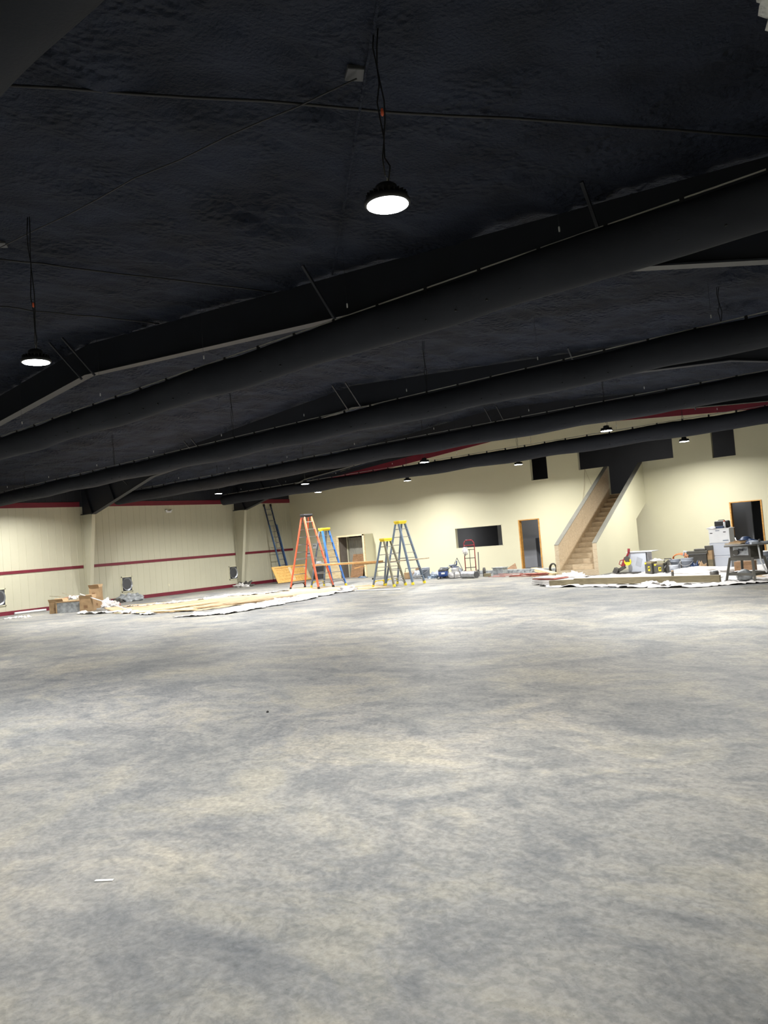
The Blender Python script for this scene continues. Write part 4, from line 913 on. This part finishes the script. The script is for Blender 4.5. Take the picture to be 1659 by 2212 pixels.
# table saw
F1 = Vector((*FP(1571, 1258), 0)); F3 = Vector((*FP(1633, 1259), 0)); F2 = Vector((*FP(1588, 1253), 0)); 
c = (F1+F3)/2; ang = math.atan2(F3.y-F1.y, F3.x-F1.x); wd = (F3-F1).length; 
r = thing('table_saw', 'old table saw on a splayed steel stand at the right edge of the drop cloth', 'table saw', (c.x-math.sin(ang)*.27, c.y+math.cos(ang)*.27, .03), ang)
tw, bw = .31, wd/2
for sx in (-1, 1):
    for sy in (-1, 1):
        b = MB(); b.bar((sx*bw, sy*.29, 0), (sx*tw, sy*.2, .60), .055, .055, bev=.004); o = b.build('leg', 'standgrey', r)
        b = MB(); b.b2((sx*bw-.04, sy*.29-.03, -.0), (sx*bw+.04, sy*.29+.03, .02)); b.build('foot', 'iron', o)
for sy in (-1, 1):
    b = MB(); k = .3; b.bar((-(bw*(1-k)+tw*k), sy*.265, .18+.0), ((bw*(1-k)+tw*k), sy*.265, .18), .02, .07); b.build('stretcher', 'standgrey', r)
    b = MB(); b.bar((-tw, sy*.2, .57), (tw, sy*.2, .57), .03, .08); b.build('top_rail', 'standgrey', r)
for sx in (-1, 1):
    b = MB(); b.bar((sx*(bw*.7+tw*.3), -.265, .18), (sx*(bw*.7+tw*.3), .265, .18), .02, .07); b.build('stretcher', 'standgrey', r)
b = MB(); b.box((0, 0, .75), (.58, .44, .30), .015); b.build('cabinet', 'iron', r)
b = MB(); b.box((.03, -.225, .77), (.42, .012, .22), .006); b.build('front_plate', 'steel', r)
b = MB(); b.tube([(-.08, -.23, .74), (-.08, -.28, .74)], .07, 16); b.build('crank_wheel', 'iron', r)
b = MB(); b.bar((.02, -.29, .81), (.15, -.29, .80), .02, .05); b.build('switch', 'black', r)
b = MB(); b.box((.06, 0, .92), (.88, .56, .035), .006); b.build('table_top', 'alu', r)
b = MB(); b.tube([(-.35, -.31, .90), (.54, -.31, .92)], .02, 8); b.build('fence_rail', 'iron', r)
b = MB(); b.box((.40, -.02, .96), (.05, .6, .05), .004); b.build('fence', 'ltgrey', r)
b = MB(); b.tube([(.42, -.1, .9), (.47, -.12, .5), (.62, -.15, .22)], .02, 8); b.build('dust_arm', 'white', r)
r.scale.z = .93; R3 = Matrix.Diagonal((1, 1, 1, 1)) @ Matrix.Translation(r.location) @ Matrix.Rotation(ang, 4, 'Z')
def on(p): return R3 @ Vector((p[0], p[1], p[2]*.93))
for k, (x, y, z, dx, lb) in enumerate(((-.26, -.05, .955, .46, 'lower tan board on the left of the table saw'), (-.18, .0, .985, .42, 'middle tan board stacked on the table saw'), (-.1, .02, 1.015, .34, 'upper tan board stacked on the table saw'))):
    q = MB(); q.box((0, 0, 0), (dx, .16, .03), .004); tag(q.build('offcut_board', 'plankgrey' if k == 0 else 'card', loc=on((x, y, z)), rz=ang+.1*k), lb, 'board', 'boards on the table saw')
q = MB(); q.lathe([(.15, 0), (.11, .02), (.10, .05), (.06, .08), (.02, .09)], (0, 0, 0), 16, 1.2, .9); tag(q.build('work_cap', 'blued', loc=on((-.02, .05, 1.032))), 'dark blue cap lying on top of the boards on the saw', 'cap')
q = MB(); q.blob((0, 0, 0), (.16, .12, .10), 7, .4, 3, 3); tag(q.build('blue_rag', 'blued', loc=on((.22, 0, .94))), 'dark blue rag on the table saw right of the boards', 'rag')
r = thing('power_drill', 'grey power tool lying at the right of the saw table', 'tool', on((.36, -.1, .95)), ang)
b = MB(); b.tube([(-.16, 0, .03), (.1, 0, .04)], .035, 10); b.build('barrel', 'grey', r); b = MB(); b.tube([(.06, 0, .03), (.13, 0, .09)], .025, 8); b.build('grip', 'iron', r)
# broom behind the saw
A = ony(1577, 1135, 24.9); B = ony(1597, 1184, 24.5); r = thing('broom', 'blue-handled broom leaning right of the white storage box', 'broom')
b = MB(); mid = A.lerp(B, .55); b.tube([A, mid], .014, 8); b.build('handle', 'blued', r); b = MB(); b.tube([mid, B, B+(B-A).normalized()*.6], .014, 8); b.build('lower_handle', 'white', r)
e = B+(B-A).normalized()*.6; b = MB(); b.hexa([(e.x-.12, e.y-.04, cz), (e.x+.14, e.y-.04, cz), (e.x+.14, e.y+.04, cz), (e.x-.12, e.y+.04, cz), (e.x-.05, e.y-.02, e.z), (e.x+.05, e.y-.02, e.z), (e.x+.05, e.y+.02, e.z), (e.x-.05, e.y+.02, e.z)]); b.build('bristles', 'plankgrey', r)
# under saw
q = MB(); q.lathe([(.05, 0), (.14, .02), (.16, .1), (.13, .2), (.05, .26), (.01, .27)], (0, 0, 0), 18, 1.2, 1); tag(q.build('plastic_sack', 'bag', loc=(*FP(1610, 1256), .03)), 'pale clear sack on the cloth between the saw stand legs', 'bag')
q = MB(); q.box((0, 0, .15), (.5, .3, .3), .01); tag(q.build('brown_crate', 'plydark', loc=(*FP(1612, 1238), .03)), 'dark brown crate seen between the legs of the saw stand', 'crate')
q = MB(); q.box((0, 0, .06), (.5, .25, .12), .01); tag(q.build('white_carton', 'white', loc=(*FP(1612, 1245), .03)), 'low white carton seen between the legs of the saw stand', 'box')
bucket(FP(1651, 1222), 'grey lidded bucket at the right photo edge before the dark doorway', 'grey', .19, .42, .0, 'white')
ribbon([(1618, 1252), (1640, 1247), (1672, 1244)], [.5, .9, .9], 'tan_tarp', 'kraft', 'tan paper patch on the drop cloth right of the saw', 'paper', .03, 33)
# small things by the ladders on floor
q = MB(); q.blob((0, 0, 0), (.25, .12, .07), 5, .5, 4, 3); tag(q.build('blue_rag', 'fgslate', loc=(*FP(783, 1248), 0)), 'blue-grey rag on the floor in the boxed entry doorway', 'rag')
q = MB(); q.box((0, 0, .04), (.12, .08, .08), .01); tag(q.build('black_block', 'black', loc=(*FP(807, 1252), 0)), 'small black block on the floor left of the shortest ladder', 'block')
q = MB(); q.lathe([(.013, 0), (.014, .01), (.007, .018)], (0, 0, 0), 10); tag(q.build('bolt_head', 'black', loc=(*FP(578, 1539), 0)), 'tiny black speck lying alone on the open concrete', 'bolt')
q = MB(); q.box((0, 0, .003), (.10, .02, .005)); tag(q.build('paint_chip', 'white', loc=(*FP(225, 1903), 0), rz=.6), 'white paint chip on the open floor at lower left', 'paint chip')
for x, y, z, e in ((-11.5, 31, 5.6, 26), (-7.9, 31, 5.2, 7), (-15, 31, 5.4, 6), (-16.2, 29.2, 2.5, 8), (-7.2, 31.5, 2.5, 6), (-7.9, 29.2, 2.5, 2.2), (-18.9, 30.6, 2.5, 40)):  # added fill lights without fixtures, brighten the dark rooms behind the openings
    ld = bpy.data.lights.new('room_fill_light', 'AREA'); ld.shape = 'DISK'; ld.size = .3; ld.energy = e; lo = bpy.data.objects.new('room_fill_light', ld); C.objects.link(lo); lo.location = (x, y, z)
# ------------------------------------------------------------------ world, camera
w_ = bpy.data.worlds.new('night'); bpy.context.scene.world = w_; w_.use_nodes = True
w_.node_tree.nodes['Background'].inputs[0].default_value = (.01, .012, .02, 1); w_.node_tree.nodes['Background'].inputs[1].default_value = .3
cd = bpy.data.cameras.new('camera'); cam = bpy.data.objects.new('camera', cd); C.objects.link(cam)
cd.sensor_fit = 'HORIZONTAL'; cd.sensor_width = 36; cd.lens = FPX*36/1659; cd.clip_end = 200; cd.clip_start = .05
right = Vector((RX.x, RY.x, RZ.x)); down = Vector((RX.y, RY.y, RZ.y)); fwd = Vector((RX.z, RY.z, RZ.z))
cam.matrix_world = Matrix.Translation(CAMP) @ Matrix((right, -down, -fwd)).transposed().to_4x4()
sc = bpy.context.scene; sc.camera = cam
vs_ = sc.view_settings; vs_.view_transform = 'Standard'; vs_.look = 'None'; vs_.gamma = 1; vs_.use_curve_mapping = False; vs_.exposure = 0.0
